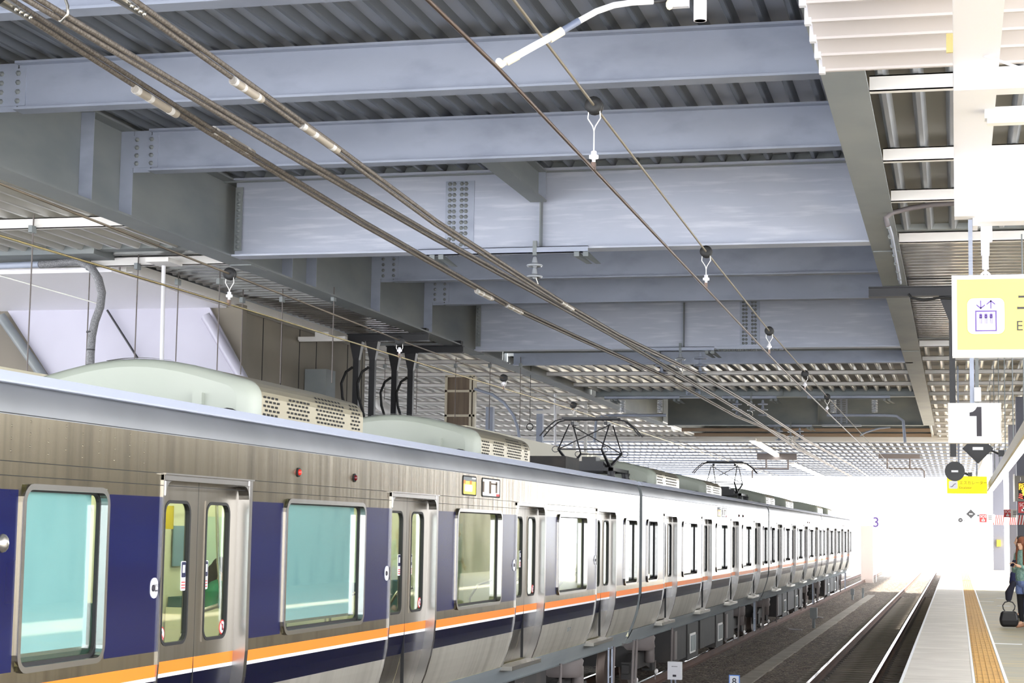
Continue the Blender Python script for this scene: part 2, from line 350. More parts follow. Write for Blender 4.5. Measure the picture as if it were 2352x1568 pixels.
# purlins
def purlin(x0, x1, y, label, group=None, m=offw, z=7.0, h=.155):
    mb = MB().box(x0, x1, y-.05, y+.05, z, z+.012); mb.box(x0, x1, y-.05, y-.038, z, z+h); mb.box(x0, x1, y-.05, y+.05, z+h-.012, z+h)
    return tag(mb.build('roof_purlin', m), label, 'purlin', group)
for y, lb in ((11.65, 'nearest'), (15.37, 'second'), (17.35, 'third'), (20.7, 'fourth'), (23.25, 'fifth')):
    if y > 16: purlin(-.77, 8.6, y, 'grey purlin under the corrugated roof right of the platform girder, '+lb+' from the camera')
purlin(-.77, 8.6, 26.6, 'grey purlin right of the platform girder where the roof ribs turn sideways')
purlin(-.77, 8.6, 41.45, 'pale purlin right of the platform girder behind the elevator sign')
for y, lb in ((23.5, 'pale purlin at the far left with a hanging rod, above the wires'), (27.2, 'pale purlin at the far left above the white soffit and grey hose'), (41.45, 'pale purlin left of the far girder beside the black gantries')):
    purlin(-30 if y < 40 else -36, -11.5, y, lb)
for k in range(3):
    y = 45.17+3.72*k if k else 48.9
for y in (48.9, 52.6):
    purlin(-11.05, -1.2, y, 'thin pale purlin under the low roof between the girders', 'purlins under the low roof between the girders', offw, 7.04, .12)
for y in (45.2, 48.9, 52.6, 56.35, 60.1, 63.8, 67.5, 71.2, 74.9, 78.6, 82.3):
    purlin(-36, -11.55, y, 'thin pale purlin under the low roof left of the far girder', 'purlins under the low roof on the left', offw, 7.04, .12)
    purlin(-.77, 8.6 if y < 60 else 4.3, y, 'thin pale purlin under the low roof right of the platform girder', 'purlins under the low roof on the right', offw, 7.04, .12)
for y in (75.5, 79.3):
    purlin(-11.2, -1.0, y, 'tan purlin crossing the dark gap beyond the farthest deep beam', 'purlins in the dark gap', mat('tan_steel', (150, 128, 108), .6))
for k in range(15):
    purlin(-36, 4.3 if k < 5 else 1.4, 83+3.72*k, 'thin pale crossing purlin under the far end of the roof', 'purlins under the far end of the roof', zinc, 7.08, .08)
tag(MB().box(-36, 4.3, 82.6, 82.9, 6.95, 7.3).build('roof_beam', offw), 'pale beam crossing the full width where the far roof begins', 'beam')
# left long edge channel
ec = MB(); ec.box(-13.58, -13.48, 27.55, 41.2, 6.95, 7.15); ec.box(-13.48, -13.36, 27.55, 41.2, 6.95, 6.965)
tag(ec.build('edge_channel', offw), 'pale lengthwise edge channel above the beige wall on the left', 'channel beam')
# ------------------------------------------------------------------ left background walls
lav = mat('lavender_panel', (186, 184, 198), .5, noise=((.5, .5, .5), (170, 168, 182), 3, .35, .7)); beige = mat('beige_wall', (128, 120, 108), .7, noise=((.6, .6, .6), (112, 106, 96), 3, .35, .7))
struct(MB().box(-36, -13.62, 27.3, 32.3, 6.93, 7.1).build('ceiling', mat('white_soffit', (246, 244, 250), .5)))
struct(MB().box(-36, -13.3, 32.2, 32.45, -.6, 7.0).build('wall_left', beige))
wl = MB(); wl.box(-13.75, -13.6, 32.3, 40.6, -.6, 7.0)
for k in range(8): wl.box(-13.6, -13.59, 33+k*1.05, 33.02+k*1.05, 3, 6.95, 1)
struct(wl.build('wall_back', [beige, dark]))
a, b_, c_, d_ = at(10, 702, 1, 32.1), at(478, 700, 1, 32.1), at(640, 1000, 1, 32.1), at(200, 1000, 1, 32.1)
pn = MB().add([a, b_, c_, d_]+[v+Vector((0, .06, 0)) for v in (a, b_, c_, d_)], [(0, 1, 2, 3), (4, 7, 6, 5), (0, 4, 5, 1), (1, 5, 6, 2), (2, 6, 7, 3), (3, 7, 4, 0)])
tag(pn.build('wall_panel', lav), 'large lavender grey slanting wall panel on the left behind the train', 'wall panel')
for p0, p1, lb in ((a, d_, 'slanting dark steel channel at the left edge of the lavender wall panel'), (b_, c_, 'slanting pale steel channel at the right edge of the lavender wall panel')):
    o = MB().tube([p0+Vector((0, -.12, -.22)), p1+Vector((0, -.12, 0))], .1, 4).build('slanted_channel', zinc_d if p0 is a else lav); tag(o, lb, 'channel beam')
tag(MB().tube([at(246, 712, 1, 32.0), at(316, 822, 1, 32.0)], .022, 6).build('dark_rod', black), 'short thin black rod slanting across the lavender wall panel', 'rod')
p = at(720, 850, 0, -13.5)
tag(MB().box(-13.585, -13.1, p.y-.3, p.y+.3, 4.9, p.z).build('junction_box', zinc_d), 'grey box on the beige wall behind the perforated roof unit', 'box')
# pale duct behind the train
tag(MB().box(-10.6, -10, 12, 26, 4.0, 4.43).build('pale_duct', mat('pale_duct_paint', (214, 206, 180), .5)), 'long pale beige duct seen above the train roof at the left edge', 'duct')
tag(MB().box(-9.8, -9, 33, 48, 4.25, 4.72).build('pale_duct', mat('pale_duct_paint', (214, 206, 180), .5)), 'long pale beige canopy beam behind the pantograph', 'duct')
# flexible hose + straight conduit
hp = [at(x, y, 1, 26.9) for x, y in ((92, 607), (120, 606), (150, 602), (180, 600), (208, 612), (226, 640), (234, 672), (230, 706), (218, 738), (211, 772), (208, 810), (207, 860), (207, 900))]
h = empty('cable_hose', (0, 0, 0), 'thick grey ribbed hose curving down from the purlin at far left', 'hose')
MB().tube(hp, .068, 10).build('hose', mat('grey_hose', (128, 128, 132), .5, noise=((60, 60, 60), (98, 98, 102), 1, .4, .6)), h)
q0 = at(-40, 612, 1, 26.9); MB().tube([q0, at(90, 607, 1, 26.9)], .055, 10).build('straight_pipe', zinc, h)
for yy in (762, 803, 838): p = at(208, yy, 1, 26.9); MB().tube([p-Vector((0, 0, .012)), p+Vector((0, 0, .012))], .075, 10).build('cable_tie', black, h)
# pole with bracket
t = empty('hanging_pole', (0, 0, 0), 'thin white pole hanging from a bracket behind the cream roof unit', 'pole')
MB().tube([at(376, 610, 1, 26.9), at(371, 850, 1, 26.9)], .035, 8).build('pole', white, t)
p = at(378, 604, 1, 26.9); MB().box(p.x-.2, p.x+.2, 26.6, 27.15, p.z-.02, p.z+.05).build('bracket', offw, t)
# hanging rods
for i, (x0, y0, x1, y1) in enumerate(((77, 508, 61, 870), (207, 604, 203, 850), (318, 590, 311, 840), (409, 672, 406, 830), (504, 670, 503, 850), (557, 715, 554, 860), (648, 720, 645, 880), (765, 760, 764, 880), (885, 820, 880, 950), (958, 845, 955, 950), (1047, 845, 1044, 960), (1125, 880, 1122, 985), (1195, 893, 1193, 1010))):
    Y = 23.42 if i == 0 else (27.12 if i < 3 else (29 if i < 5 else (31.5 if i < 8 else 45)))
    o = empty('hanging_rod', (0, 0, 0), 'thin steel hanger rod above the train, '+['leftmost, clamped to the near purlin', 'beside the grey ribbed hose', 'between the hose and the white pole', 'just right of the white pole', 'before the right part of the lavender panel', 'before the slanting channel of the lavender panel', 'in front of the dark beige wall', 'left of the first black gantry post', 'between the two black gantries', 'right of the second black gantry', 'left of the brown framed pillar', 'right of the brown framed pillar', 'left of the pantograph near the curved pipe'][i], 'rod')
    p0 = at(x0, y0, 1, Y); p1 = at(x1, y1, 1, Y)
    MB().tube([(p0.x, Y, 7.2), (p0.x, Y, p1.z)], .011, 6).build('rod', underg, o); MB().box(p0.x-.03, p0.x+.03, Y-.09, Y+.05, 6.93, 7.03).build('clamp', zinc_d, o)
# black gantries on the left
for gi, (Y, xs0, posts, pb) in enumerate(((37.5, (-12.95, -11.1), (820, 857), 950), (40.15, (-12.9, -11.05), (908, 945), 960))):
    g = empty('hanging_gantry', (0, 0, 0), ['first black hanging gantry with two tapered posts and looping cables', 'second black hanging gantry with two posts, farther right'][gi], 'gantry')
    mb = MB().box(xs0[0], xs0[1], Y-.08, Y-.06, 6.82, 6.99); mb.box(xs0[0], xs0[1], Y-.16, Y+.04, 6.82, 6.84); mb.box(xs0[0], xs0[1], Y-.16, Y+.04, 6.97, 6.99); mb.build('crossbar', black, g)
    for px in posts:
        p = at(px, 800, 1, Y); x = p.x; zb = 4.2
        MB().add([(x-.14, Y-.1, 6.82), (x+.14, Y-.1, 6.82), (x+.14, Y+.1, 6.82), (x-.14, Y+.1, 6.82), (x-.065, Y-.06, 6.42), (x+.065, Y-.06, 6.42), (x+.065, Y+.06, 6.42), (x-.065, Y+.06, 6.42)], [(0, 1, 2, 3), (4, 5, 6, 7), (0, 1, 5, 4), (1, 2, 6, 5), (2, 3, 7, 6), (3, 0, 4, 7)]).box(x-.065, x+.065, Y-.06, Y+.06, zb, 6.43).build('post', black, g)
        MB().tube([(x-.05, Y-.12, 6.25), (x-.2, Y-.12, 6.15), (x-.3, Y-.12, 5.9), (x-.27, Y-.12, 5.6), (x-.14, Y-.12, 5.2), (x-.13, Y-.12, 4.6), (x-.2, Y-.12, 4.3)], .03, 8).build('cable', rubber, g)
    MB().box(xs0[1]-.25, xs0[1]-.05, Y-.1, Y+.1, 6.99, 7.1).build('clamp', black, g)
def fixture(name, c, L, label, group=None, axis=0, w=.11, h=.07, on=0):
    g = empty(name, c, label, 'light fixture', group)
    a = (L/2, w/2) if axis == 0 else (w/2, L/2)
    MB().box(-a[0], a[0], -a[1], a[1], -h/2, h/2).build('housing', offw, g)
    MB().box(-a[0]*.97, a[0]*.97, -a[1]*.8, a[1]*.8, -h/2-.03, -h/2).build('tube_cover', mat('lit_tube', (255, 255, 250), .5, emit=3) if on else offw, g)
    MB().box(-.15, .15, -.04, .04, h/2, h/2+.1).build('mounting_bracket', offw, g)
    return g
fixture('strip_light', at(740, 777, 1, 36), 1.05, 'small white strip light fixture left of the first black gantry')
for i, (px, py, Y) in enumerate(((1275, 945, 52), (1530, 1125, 70))): fixture('strip_light', at(px, py, 1, Y), 1.3, ['pale strip light above and left of the pantograph', 'pale strip light far behind the pantograph'][i])
# brown framed pillar
g = empty('framed_pillar', (-12.75, 46, -.6), 'brown boarded pillar in a cream steel frame hanging behind the second roof unit', 'pillar')
brw = mat('brown_boards', (124, 108, 92), .7, noise=((10, 1, .8), (100, 86, 74), 4, .4, .7)); crm = mat('cream_steel', (206, 196, 176), .5)
MB().box(-.34, .34, 0, .1, .6, 7.4).build('boards', brw, g)
for x in (-.37, .3, .4): MB().box(x-.03, x+.03, -.05, .12, .6, 7.4).build('frame_post', crm, g)
for z in (7.4, 7.0, 6.35, 5.8, 5.0): MB().box(-.4, .42, -.05, -.01, z-.03, z+.03).build('frame_bar', crm, g)
# grey columns & bits behind pantograph
for i, (px, w, Y) in enumerate(((1125, .22, 52), (1240, .2, 56), (1320, .1, 60), (1345, .1, 60))):
    p = at(px, 1000, 1, Y); zt = at(px, (935, 940, 985, 985)[i], 1, Y).z
    tag(MB().box(p.x-w/2, p.x+w/2, Y-w/2, Y+w/2, -.6, zt if i < 2 else 7.1).build('station_post', zinc if i < 2 else offw), ['stubby grey post behind the second roof unit', 'grey post with forked top left of the pantograph', 'thin white pole behind the left part of the pantograph', 'thin white pole behind the middle of the pantograph'][i], 'post')
tag(MB().tube([at(x, y, 1, 41.3) for x, y in ((1090, 893), (1130, 905), (1158, 925), (1180, 955), (1190, 985), (1196, 1030))], .035, 8).build('curved_pipe', zinc), 'curved pale conduit bending down behind the second roof unit', 'pipe')
tag(MB().tube([at(1275, 905, 1, 50), at(1275, 1062, 1, 50)], .035, 8).build('white_pole', white), 'white pole rising left of the pantograph', 'pole')
cv = empty('duct_elbow', (0, 0, 0), 'pale curved duct elbow behind the black gantry posts', 'duct elbow')
MB().tube([at(x, y, 1, 43) for x, y in ((868, 915), (875, 930), (893, 942), (912, 945))], .14, 10).build('elbow', offw, cv)
# more low-level backdrop on the left behind train: far station parts
tag(MB().box(-30, -29.6, 50, 75, -.6, 5).build('far_wall', beige), 'low beige wall far to the left behind the train', 'wall')
struct(MB().box(8.6, 8.9, 20, 32, -.6, 5.0).box(8.6, 8.9, 32, 82, -.6, 6.4).box(8.6, 8.9, -12, 20, -.6, 2.1).build('wall_unseen_right', mat('unseen_wall_brown', (168, 160, 146), .7, noise=((.2, .8, .3), (112, 106, 98), 2, .45, .6))))  # unseen wall added; stepped heights shape the daylight and the train's reflections
# ------------------------------------------------------------------ overhead wires
def wire(name, pts, r, m, label, parent=None, seg=8):
    o = MB().tube(pts, r, seg).build(name, m, parent)
    return tag(o, label, 'wire') if not parent else o
def pxs(X, L): return [at(x, y, 0, X) for x, y in L]
def ext(pts, y0, y1):
    a, b = pts[0], pts[1]; s = (b-a)/(b.y-a.y); pts = [a+s*(y0-a.y)]+pts
    a, b = pts[-2], pts[-1]; s = (b-a)/(b.y-a.y); s.z = 0; return pts+[b+s*(y1-b.y)]
wire('contact_wire', ext(pxs(-2.17, [(983, 0), (1140, 152), (1506, 540), (1790, 840)]), 4, 150), .0105, contactm, 'dark contact wire above the empty platform track')
mw = ext(pxs(-2.17, [(1180, 0), (1365, 243), (1622, 578), (1767, 760), (1900, 911)]), 4, 150)
wire('messenger_wire', mw, .0085, mat('tan_strand', (128, 120, 106), .5, .3), 'twisted tan messenger wire above the empty platform track')
wire('contact_wire', ext(pxs(-6.28, [(0, 541), (620, 727), (1000, 845), (1300, 935)]), 6, 31.5)[:-1]+[Vector((-6.28, 31.6, 4.8)), Vector((-6.4, 90, 4.85)), Vector((-6.4, 150, 4.9))], .009, brass, 'shiny pale contact wire running over the train to the pantograph')
wire('messenger_wire', ext(pxs(-6.28, [(85, 455), (528, 629), (920, 782), (1157, 868), (1317, 930)]), 6, 150), .0095, steelw, 'grey stranded messenger wire above the train')
wire('guy_wire', [at(0, 633, 1, 26.3), at(235, 700, 1, 27.0)], .012, offw, 'thin pale stay wire crossing the white soffit at far left')
def hanger(X, px, py, zc, label, s=1):
    p = at(px, py, 0, X); g = empty('dropper', (p.x, p.y, p.z), label, 'dropper')
    MB().lathe([(.02, -.03), (.055, -.03), (.055, -.014), (.03, -.008), (.03, .008), (.055, .014), (.055, .03), (.02, .03)], (0, 0, 0), 1, 16).build('pulley', rubber, g)
    for sx in (-1, 1): MB().tube([(sx*.035, 0, -.03), (sx*.04, 0, -.08), (sx*.008, 0, -.13), (0, 0, -.16)], .004, 6).build('loop_wire', offw, g)
    L = p.z-zc
    MB().tube([(0, 0, -.15), (0, 0, -L+.1)], .0045, 6).build('dropper_rod', offw, g)
    MB().lathe([(.01, -.0), (.012, .03), (.03, .035), (.03, .055), (.018, .06), (.018, .08), (.008, .085)], (0, 0, -L+.03), 2, 12).build('insulator_bead', white, g)
    MB().box(-.012, .012, -.02, .02, -L-.01, -L+.04).build('wire_clip', contactm, g)
for i, (px, py, zc) in enumerate(((1365, 243, 5.0), (1622, 578, 4.96), (1767, 760, 4.93), (1849, 858, 4.9), (1900, 911, 4.88))):
    hanger(-2.17, px, py, zc, 'black pulley dropper on the platform side wire, '+['nearest and largest', 'second from the camera', 'third from the camera', 'fourth from the camera', 'farthest of the row'][i])
for i, (px, py, zc) in enumerate(((528, 629, 4.72), (918, 783, 4.74), (1157, 868, 4.77), (1317, 930, 4.8))):
    hanger(-6.28, px, py, zc, 'black pulley dropper on the wire above the train, '+['nearest', 'in front of the second black gantry', 'right of the brown pillar', 'just above the pantograph'][i])
# feeder bundles
fe = mat('feeder_cable', (124, 116, 108), .5, .2, noise=((30, 55, 30), (98, 90, 82), 1, .45, .55))
def feeder(X, L, label, sleeves, two=.034):
    g = empty('feeder_cable', (0, 0, 0), label, 'cable')
    P = ext(pxs(X, L), 7, 140)
    MB().tube([p+Vector((-.02, 0, -.016)) for p in P], .022, 10).build('cable_strand', fe, g)
    MB().tube([p+Vector((.018, 0, .014)) for p in P], .022, 10).build('cable_strand', fe, g)
    for (x0, y0, x1, y1) in sleeves:
        a, b = at(x0, y0, 0, X), at(x1, y1, 0, X)
        s = MB().tube([a, b], .036, 12).build('joint_sleeve', mat('clear_sleeve', (176, 166, 152), .3), g)
        for t0 in (.0, .3, .8): c = a.lerp(b, t0); e = a.lerp(b, t0+.08); MB().tube([c, e], .0375, 12).build('sleeve_band', offw, s)
feeder(-6.6, [(45, 20), (480, 298), (830, 510), (1175, 705), (1320, 772), (1522, 862), (1690, 955), (1800, 1000), (1850, 1035)], 'left one of three thick feeder cables under the roof', [(310, 205, 405, 262), (490, 298, 580, 352), (1095, 668, 1130, 686), (1163, 700, 1198, 718)])
feeder(-6.16, [(145, 40), (690, 366), (1000, 545), (1232, 672), (1400, 765), (1563, 862), (1720, 955), (1830, 1030), (1950, 1090)], 'middle one of three thick feeder cables, resting in the glass insulator hook', [])
feeder(-5.74, [(310, 10), (770, 340), (1000, 510), (1290, 695), (1420, 770), (1612, 862), (1750, 945), (1850, 1010), (1960, 1070)], 'right one of three thick feeder cables under the roof', [(535, 185, 600, 228), (692, 286, 775, 345), (1288, 693, 1315, 710)])
# insulator hardware under the main beams
gi = mat('glazed_insulator', (158, 162, 168), .2, coat=.3)
def disc_string(g, x, y, ztop, n, r=.125, m=None):
    for k in range(n):
        z = ztop-.17*k
        MB().lathe([(.012, .0), (.03, -.01), (.045, -.09), (.05, -.1), (.06, -.1), (r*.96, -.125), (r, -.135), (r*.9, -.15), (.04, -.14), (.02, -.17)], (x, y, z), 2, 18).build('insulator_disc', m or gi, g)
def hook(g, x, y, z):
    MB().tube([(x+.02, y, z+.13), (x+.05, y, z+.06), (x+.05, y, z), (x, y, z-.05), (x-.05, y, z-.02), (x-.06, y, z+.03)], .012, 8).build('cable_hook', stainp, g)
def bracket(y, x0, x1, items, label):
    g = empty('insulator_bracket', (0, 0, 0), label, 'bracket')
    mb = MB().box(x0, x1, y-.24, y-.225, 6.93, 7.03); mb.box(x0, x1, y-.24, y-.15, 6.93, 6.945); mb.box(x0, x1, y-.24, y-.17, 7.02, 7.03); mb.build('channel', zinc, g)
    for x in (x0+.2, x1-.2):
        for d in (0, .14):
            MB().add([(x+d, y-.3, 6.93), (x+d+.08, y-.3, 6.93), (x+d+.2, y+.1, 6.8), (x+d+.12, y+.1, 6.8), (x+d, y-.3, 6.86), (x+d+.08, y-.3, 6.86)], [(0, 1, 2, 3), (4, 5, 2, 3), (0, 1, 5, 4)]).build('clamp', zinc_d, g)
    for kind, x in items:
        if kind == 's': 
            MB().box(x-.03, x+.03, y-.245, y-.2, 6.9, 7.12).build('hanger_plate', zinc_d, g); disc_string(g, x, y-.22, 6.88, 2); hook(g, x, y-.22, 6.44)
        elif kind == 'd': disc_string(g, x, y-.2, 6.9, 3, .16, m=zinc)
        elif kind == 'r':
            pr = []
            for k in range(8): pr += [(.035, -.05*k), (.09, -.05*k-.015), (.09, -.05*k-.022), (.035, -.05*k-.035)]
            MB().lathe(pr, (x, y-.2, 6.9), 2, 14).build('rod_insulator', gi, g)
    return g
bracket(26.55, -8.0, -5.34, [('s', -6.16)], 'steel bracket under the first deep beam carrying two glass disc insulators and a hook')
bracket(41.45, -7.05, -5.38, [('d', -6.6), ('s', -6.16), ('d', -5.7)], 'bracket with three insulator strings under the second deep beam')
bracket(56.35, -7.07, -5.37, [('d', -6.6), ('s', -6.16), ('d', -5.8)], 'bracket with three insulator strings under the third deep beam')
bracket(71.2, -7.1, -5.43, [('d', -6.7), ('s', -6.25), ('d', -5.9)], 'bracket with three insulator strings under the fourth deep beam')
for (x0, x1, r0, r1, lb, drop, xe) in ((-4.43, -1.93, -3.64, -2.39, 'cantilever bracket with two ribbed rod insulators near the platform girder', -3.1, -1.4), (-10.8, -8.4, -10.21, -9.02, 'cantilever bracket with two ribbed rod insulators above the pantograph', -9.5, -11.4)):
    g = bracket(56.35, x0, x1, [('r', r0), ('r', r1)], lb)
    lo, hi = min(r0, xe), max(r1, xe)
    s = 1 if xe > r1 else -1
    a, b = (r0-.2, r1) if s > 0 else (r1+.2, r0)
    MB().tube([(a, 56.15, 6.42), (b+s*.3, 56.15, 6.42), (b+s*.65, 56.15, 6.4), (b+s*.85, 56.15, 6.25), (b+s*.9, 56.15, 5.6)], .045, 8).build('support_tube', zinc, g)
g = empty('steady_arm', (0, 0, 0), 'pale curved steady arm far away near the platform girder', 'steady arm')
MB().tube([at(x, y, 1, 62) for x, y in ((1975, 1000), (1990, 992), (2020, 983), (2045, 981))], .03, 8).build('arm_tube', zinc, g)
# near steady arm (upper middle)
g = empty('steady_arm', (0, 0, 0), 'white curved steady arm holding the contact wire at the top of the picture', 'steady arm')
ps = [Vector((0, 0, 0))]
A = [(1160, 143, 8.45), (1230, 104, 8.5), (1290, 72, 8.56), (1330, 48, 8.6), (1370, 26, 8.64), (1410, 12, 8.68), (1450, 6, 8.72), (1500, 3, 8.76)]
pts = [at(x, y, 1, Y) for x, y, Y in A]
MB().tube(pts[:3], .019, 12).build('lower_tube', white, g); MB().tube(pts[3:], .016, 12).build('curved_tube', white, g)
MB().tube([pts[2], pts[3]], .018, 12).build('joint_sleeve', mat('blue_grey', (96, 104, 124), .4), g)
MB().tube([at(1262, 89, 1, 8.53), at(1292, 71, 1, 8.56)], .023, 12).build('collar', crm, g)
MB().tube([at(1163, 142, 1, 8.45), at(1190, 127, 1, 8.46)], .0225, 12).build('collar', crm, g)
MB().tube([at(1141, 150, 1, 8.42), at(1150, 149, 1, 8.43), at(1165, 140, 1, 8.45)], [.013, .018, .014], 10).build('wire_clamp', crm, g)
MB().ell(at(1146, 141, 1, 8.43), (.018, .018, .018), 10).build('clamp_bolt', white, g)
MB().tube([at(1500, 4, 1, 8.76), at(1534, 0, 1, 8.8)], .01, 8).build('pin', black, g)
p = at(1560, 4, 1, 8.8)
MB().box(p.x-.05, p.x+.05, 8.78, 8.82, p.z-.03, p.z+.06).build('bracket_plate', white, g)
MB().ell(at(1538, 10, 1, 8.78), (.02, .02, .03), 10).build('pin_head', crm, g)
p = at(1608, 48, 1, 8.8); o = MB().lathe([(.033, 0), (.033, .6), (.028, .6), (.028, .0)], (0, 0, 0), 2, 16).build('vertical_tube', white, g, (p.x, p.y, p.z))
# top-left tension insulators
g = empty('tension_clamp', (0, 0, 0), 'bright hook and glass insulator holding the middle feeder cable at the top left', 'insulator')
p = at(140, 40, 0, -6.16); hook(g, p.x, p.y, p.z+.02)
disc_string(g, p.x+.05, p.y, p.z+.36, 1)
for (px, py, X, lb) in ((20, 10, -6.6, 'silver clamp with black insulator gripping the left feeder cable at the top left corner'), (285, 2, -5.74, 'silver clamp with studs gripping the right feeder cable at the top edge')):
    g = empty('tension_clamp', (0, 0, 0), lb, 'cable clamp'); p = at(px, py, 0, X)
    d = Vector((0, 1, -.02))
    MB().tube([p-d*.6+Vector((0, 0, .05)), p-d*.15+Vector((0, 0, .02))], [.06, .07], 10).build('black_insulator', rubber, g)
    MB().tube([p-d*.2, p+d*.28], [.05, .03], 8).build('clamp_body', stainp, g)
    for k in range(4): MB().ell((p.x+.05, p.y+.02+.07*k, p.z-.03), (.016, .016, .022), 8).build('stud', stainp, g)
# ------------------------------------------------------------------ right side platform fittings
gr = empty('hanging_gantry', (0, 0, 0), 'black hanging gantry beam and long black post by the platform sign', 'gantry')
YG = 31.3
mb = MB().box(-1.42, -.03, YG-.1, YG-.08, 6.82, 6.99); mb.box(-1.42, -.03, YG-.16, YG+.06, 6.82, 6.84); mb.box(-1.42, -.03, YG-.16, YG+.06, 6.97, 6.99); mb.build('crossbar', black, gr)
MB().box(-.09, .01, YG-.09, YG+.01, 4.1, 6.82).build('post', black, gr)
MB().add([(-.25, YG-.1, 6.82), (.01, YG-.1, 6.82), (.01, YG-.1, 6.4), (-.09, YG-.1, 6.4), (-.25, YG-.08, 6.82), (.01, YG-.08, 6.82), (.01, YG-.08, 6.4), (-.09, YG-.08, 6.4)], [(0, 1, 2, 3), (4, 7, 6, 5), (0, 4, 5, 1), (1, 5, 6, 2), (2, 6, 7, 3), (3, 7, 4, 0)]).build('gusset', black, gr)
MB().tube([(-.75, YG-.18, 6.85), (-.7, YG-.2, 6.78), (-.5, YG-.2, 6.74), (-.2, YG-.2, 6.78), (-.05, YG-.15, 6.77)], .022, 8).build('cable', rubber, gr)
# round and diamond boards
def board(px, py, Y, shape, r, label, post=True, th=.05):
    p = at(px, py, 1, Y); g = empty('signal_board', p, label, 'signal board')
    if shape == 'disc': MB().lathe([(r, -th/2), (r, th/2)], (0, 0, 0), 1, 32).build('disc', black, g)
    else:
        MB().prism([(0, -r), (r, 0), (0, r), (-r, 0)], 1, -th/2, th/2).build('diamond_plate', black, g); MB().lathe([(r*.62, -th/2-.01), (r*.62, 0)], (0, 0, 0), 1, 28).build('disc', black, g)
    MB().box(-r*.34, r*.34, -th/2-.015, -th/2-.005, -r*.1, r*.1).build('white_label', whitef, g)
    if post: MB().box(-.03, .03, -.02, .02, r*.9, 7.2-p.z).build('hanger_post', zinc_d, g)
    MB().tube([(r*.8, 0, -r*.1), (r*1.35, 0, -r*.35)], .02, 6).build('side_arm', black, g); MB().box(r*1.3, r*1.7, -.05, .05, -r*.5, -r*.1).build('side_lamp', black, g)
    return g
board(2193, 1082, 31.3, 'disc', .165, 'round black board hanging over the platform, overlapping the yellow sign', False)
board(2246, 1030, 33.3, 'diamond', .27, 'diamond shaped black board hanging just under the white number 1 sign')
board(2206, 1194, 130, 'disc', .16, 'tiny round grey board far down the platform', th=.05, post=False)
board(2230, 1180, 118, 'diamond', .3, 'tiny diamond board far down the platform', post=False)
# number 1 sign
def poly_mesh(pts, y0, y1, m, name, parent): return MB().prism(pts, 1, y0, y1).build(name, m, parent)
numblk = mat('sign_black', (42, 38, 48), .5); lit = mat('lit_white_sign', (226, 226, 232), .5, emit=.15)
p0, p1 = at(2178, 1018, 1, 22.4), at(2299, 926, 1, 22.4); cx, cz, w, h = (p0.x+p1.x)/2, (p0.z+p1.z)/2, p1.x-p0.x, p1.z-p0.z
g = empty('platform_number_sign', (cx, 22.4, cz), 'white box sign with a black number 1 hanging over the platform', 'sign')
MB().box(-w/2, w/2, -.08, .08, -h/2, h/2).build('housing', offw, g)
MB().box(-w/2+.012, w/2-.012, -.084, -.08, -h/2+.012, h/2-.012).build('lit_face', lit, g)
n1 = [(.03, .20), (.085, .20), (.085, -.165), (.024, -.165), (.024, .085), (-.06, .085), (-.06, .13), (-.02, .14), (.01, .165)]
s1 = h/.5; poly_mesh([(x*s1, z*s1) for x, z in n1], -.088, -.084, numblk, 'number', g)
MB().box(-.05, .0, -.03, .03, h/2, 7.2-cz).build('hanger_post', zinc, g); MB().box(.0, .08, -.05, .05, h/2+.02, h/2+.19).build('junction_box', offw, g)
# elevator sign
YE = 13.3
p0, p1 = at(2186, 820, 1, YE), at(2340, 633, 1, YE); h = p1.z-p0.z; x0 = p0.x+.005; WE = 1.9
g = empty('elevator_sign', (x0, YE, p0.z), 'large yellow and white lit elevator sign hanging from a chain, cut by the right edge', 'sign')
MB().box(0, WE, -.07, .07, 0, h).build('housing', lit, g)
yl = mat('lit_yellow_sign', (232, 208, 96), .5, emit=.12)
MB().box(.035, WE-.035, -.074, -.07, .045, h-.03).build('yellow_face', yl, g)
ic = h*.54; zc = h*.49; xc = .235
MB().prism([(x+xc, z+zc) for x, z in rrect(.265, .265, .045)], 1, -.0755, -.074).build('icon_border', mat('sign_gold', (190, 160, 70), .5), g)
MB().prism([(x+xc, z+zc) for x, z in rrect(.257, .257, .043)], 1, -.078, -.0755).build('icon_panel', lit, g)
pu = mat('sign_purple', (92, 66, 140), .5)
ic = MB(); s = .065
ic.box(xc-s, xc+s, -.081, -.078, zc-.11, zc-.1); ic.box(xc-s, xc+s, -.081, -.078, zc+.03, zc+.04); ic.box(xc-s-.01, xc-s, -.081, -.078, zc-.11, zc+.04); ic.box(xc+s, xc+s+.01, -.081, -.078, zc-.11, zc+.04)
for k in (-1, 0, 1):
    x = xc+k*.036; ic.lathe([(.004, -.08), (.004, -.078)], (x, 0, zc+.005), 1, 10); ic.prism([(x+u, zc+v) for u, v in rrect(.022, .035, .008)][0:], 1, -.08, -.078)
    ic.box(x-.007, x-.003, -.08, -.078, zc-.055, zc-.015+.01); ic.box(x+.003, x+.007, -.08, -.078, zc-.055, zc-.005)
for sx, d in ((-.035, -1), (.035, 1)):
    x = xc+sx; ic.box(x-.004, x+.004, -.081, -.078, zc+.052, zc+.112); tip = zc+.082+d*.033
    for q in (-1, 1): ic.add([(x, -.081, tip), (x+q*.03, -.081, tip-d*.026), (x+q*.03, -.081, tip-d*.037), (x, -.081, tip-d*.013)], [(0, 1, 2, 3)])
ic.build('elevator_pictogram', pu, g)
text('エレベーター', .15, (.44, -.076, h*.64), numblk, g, 'lettering', align='LEFT', bold=.002)
text('Elevator', .1, (.44, -.076, h*.36), numblk, g, 'lettering', align='LEFT')
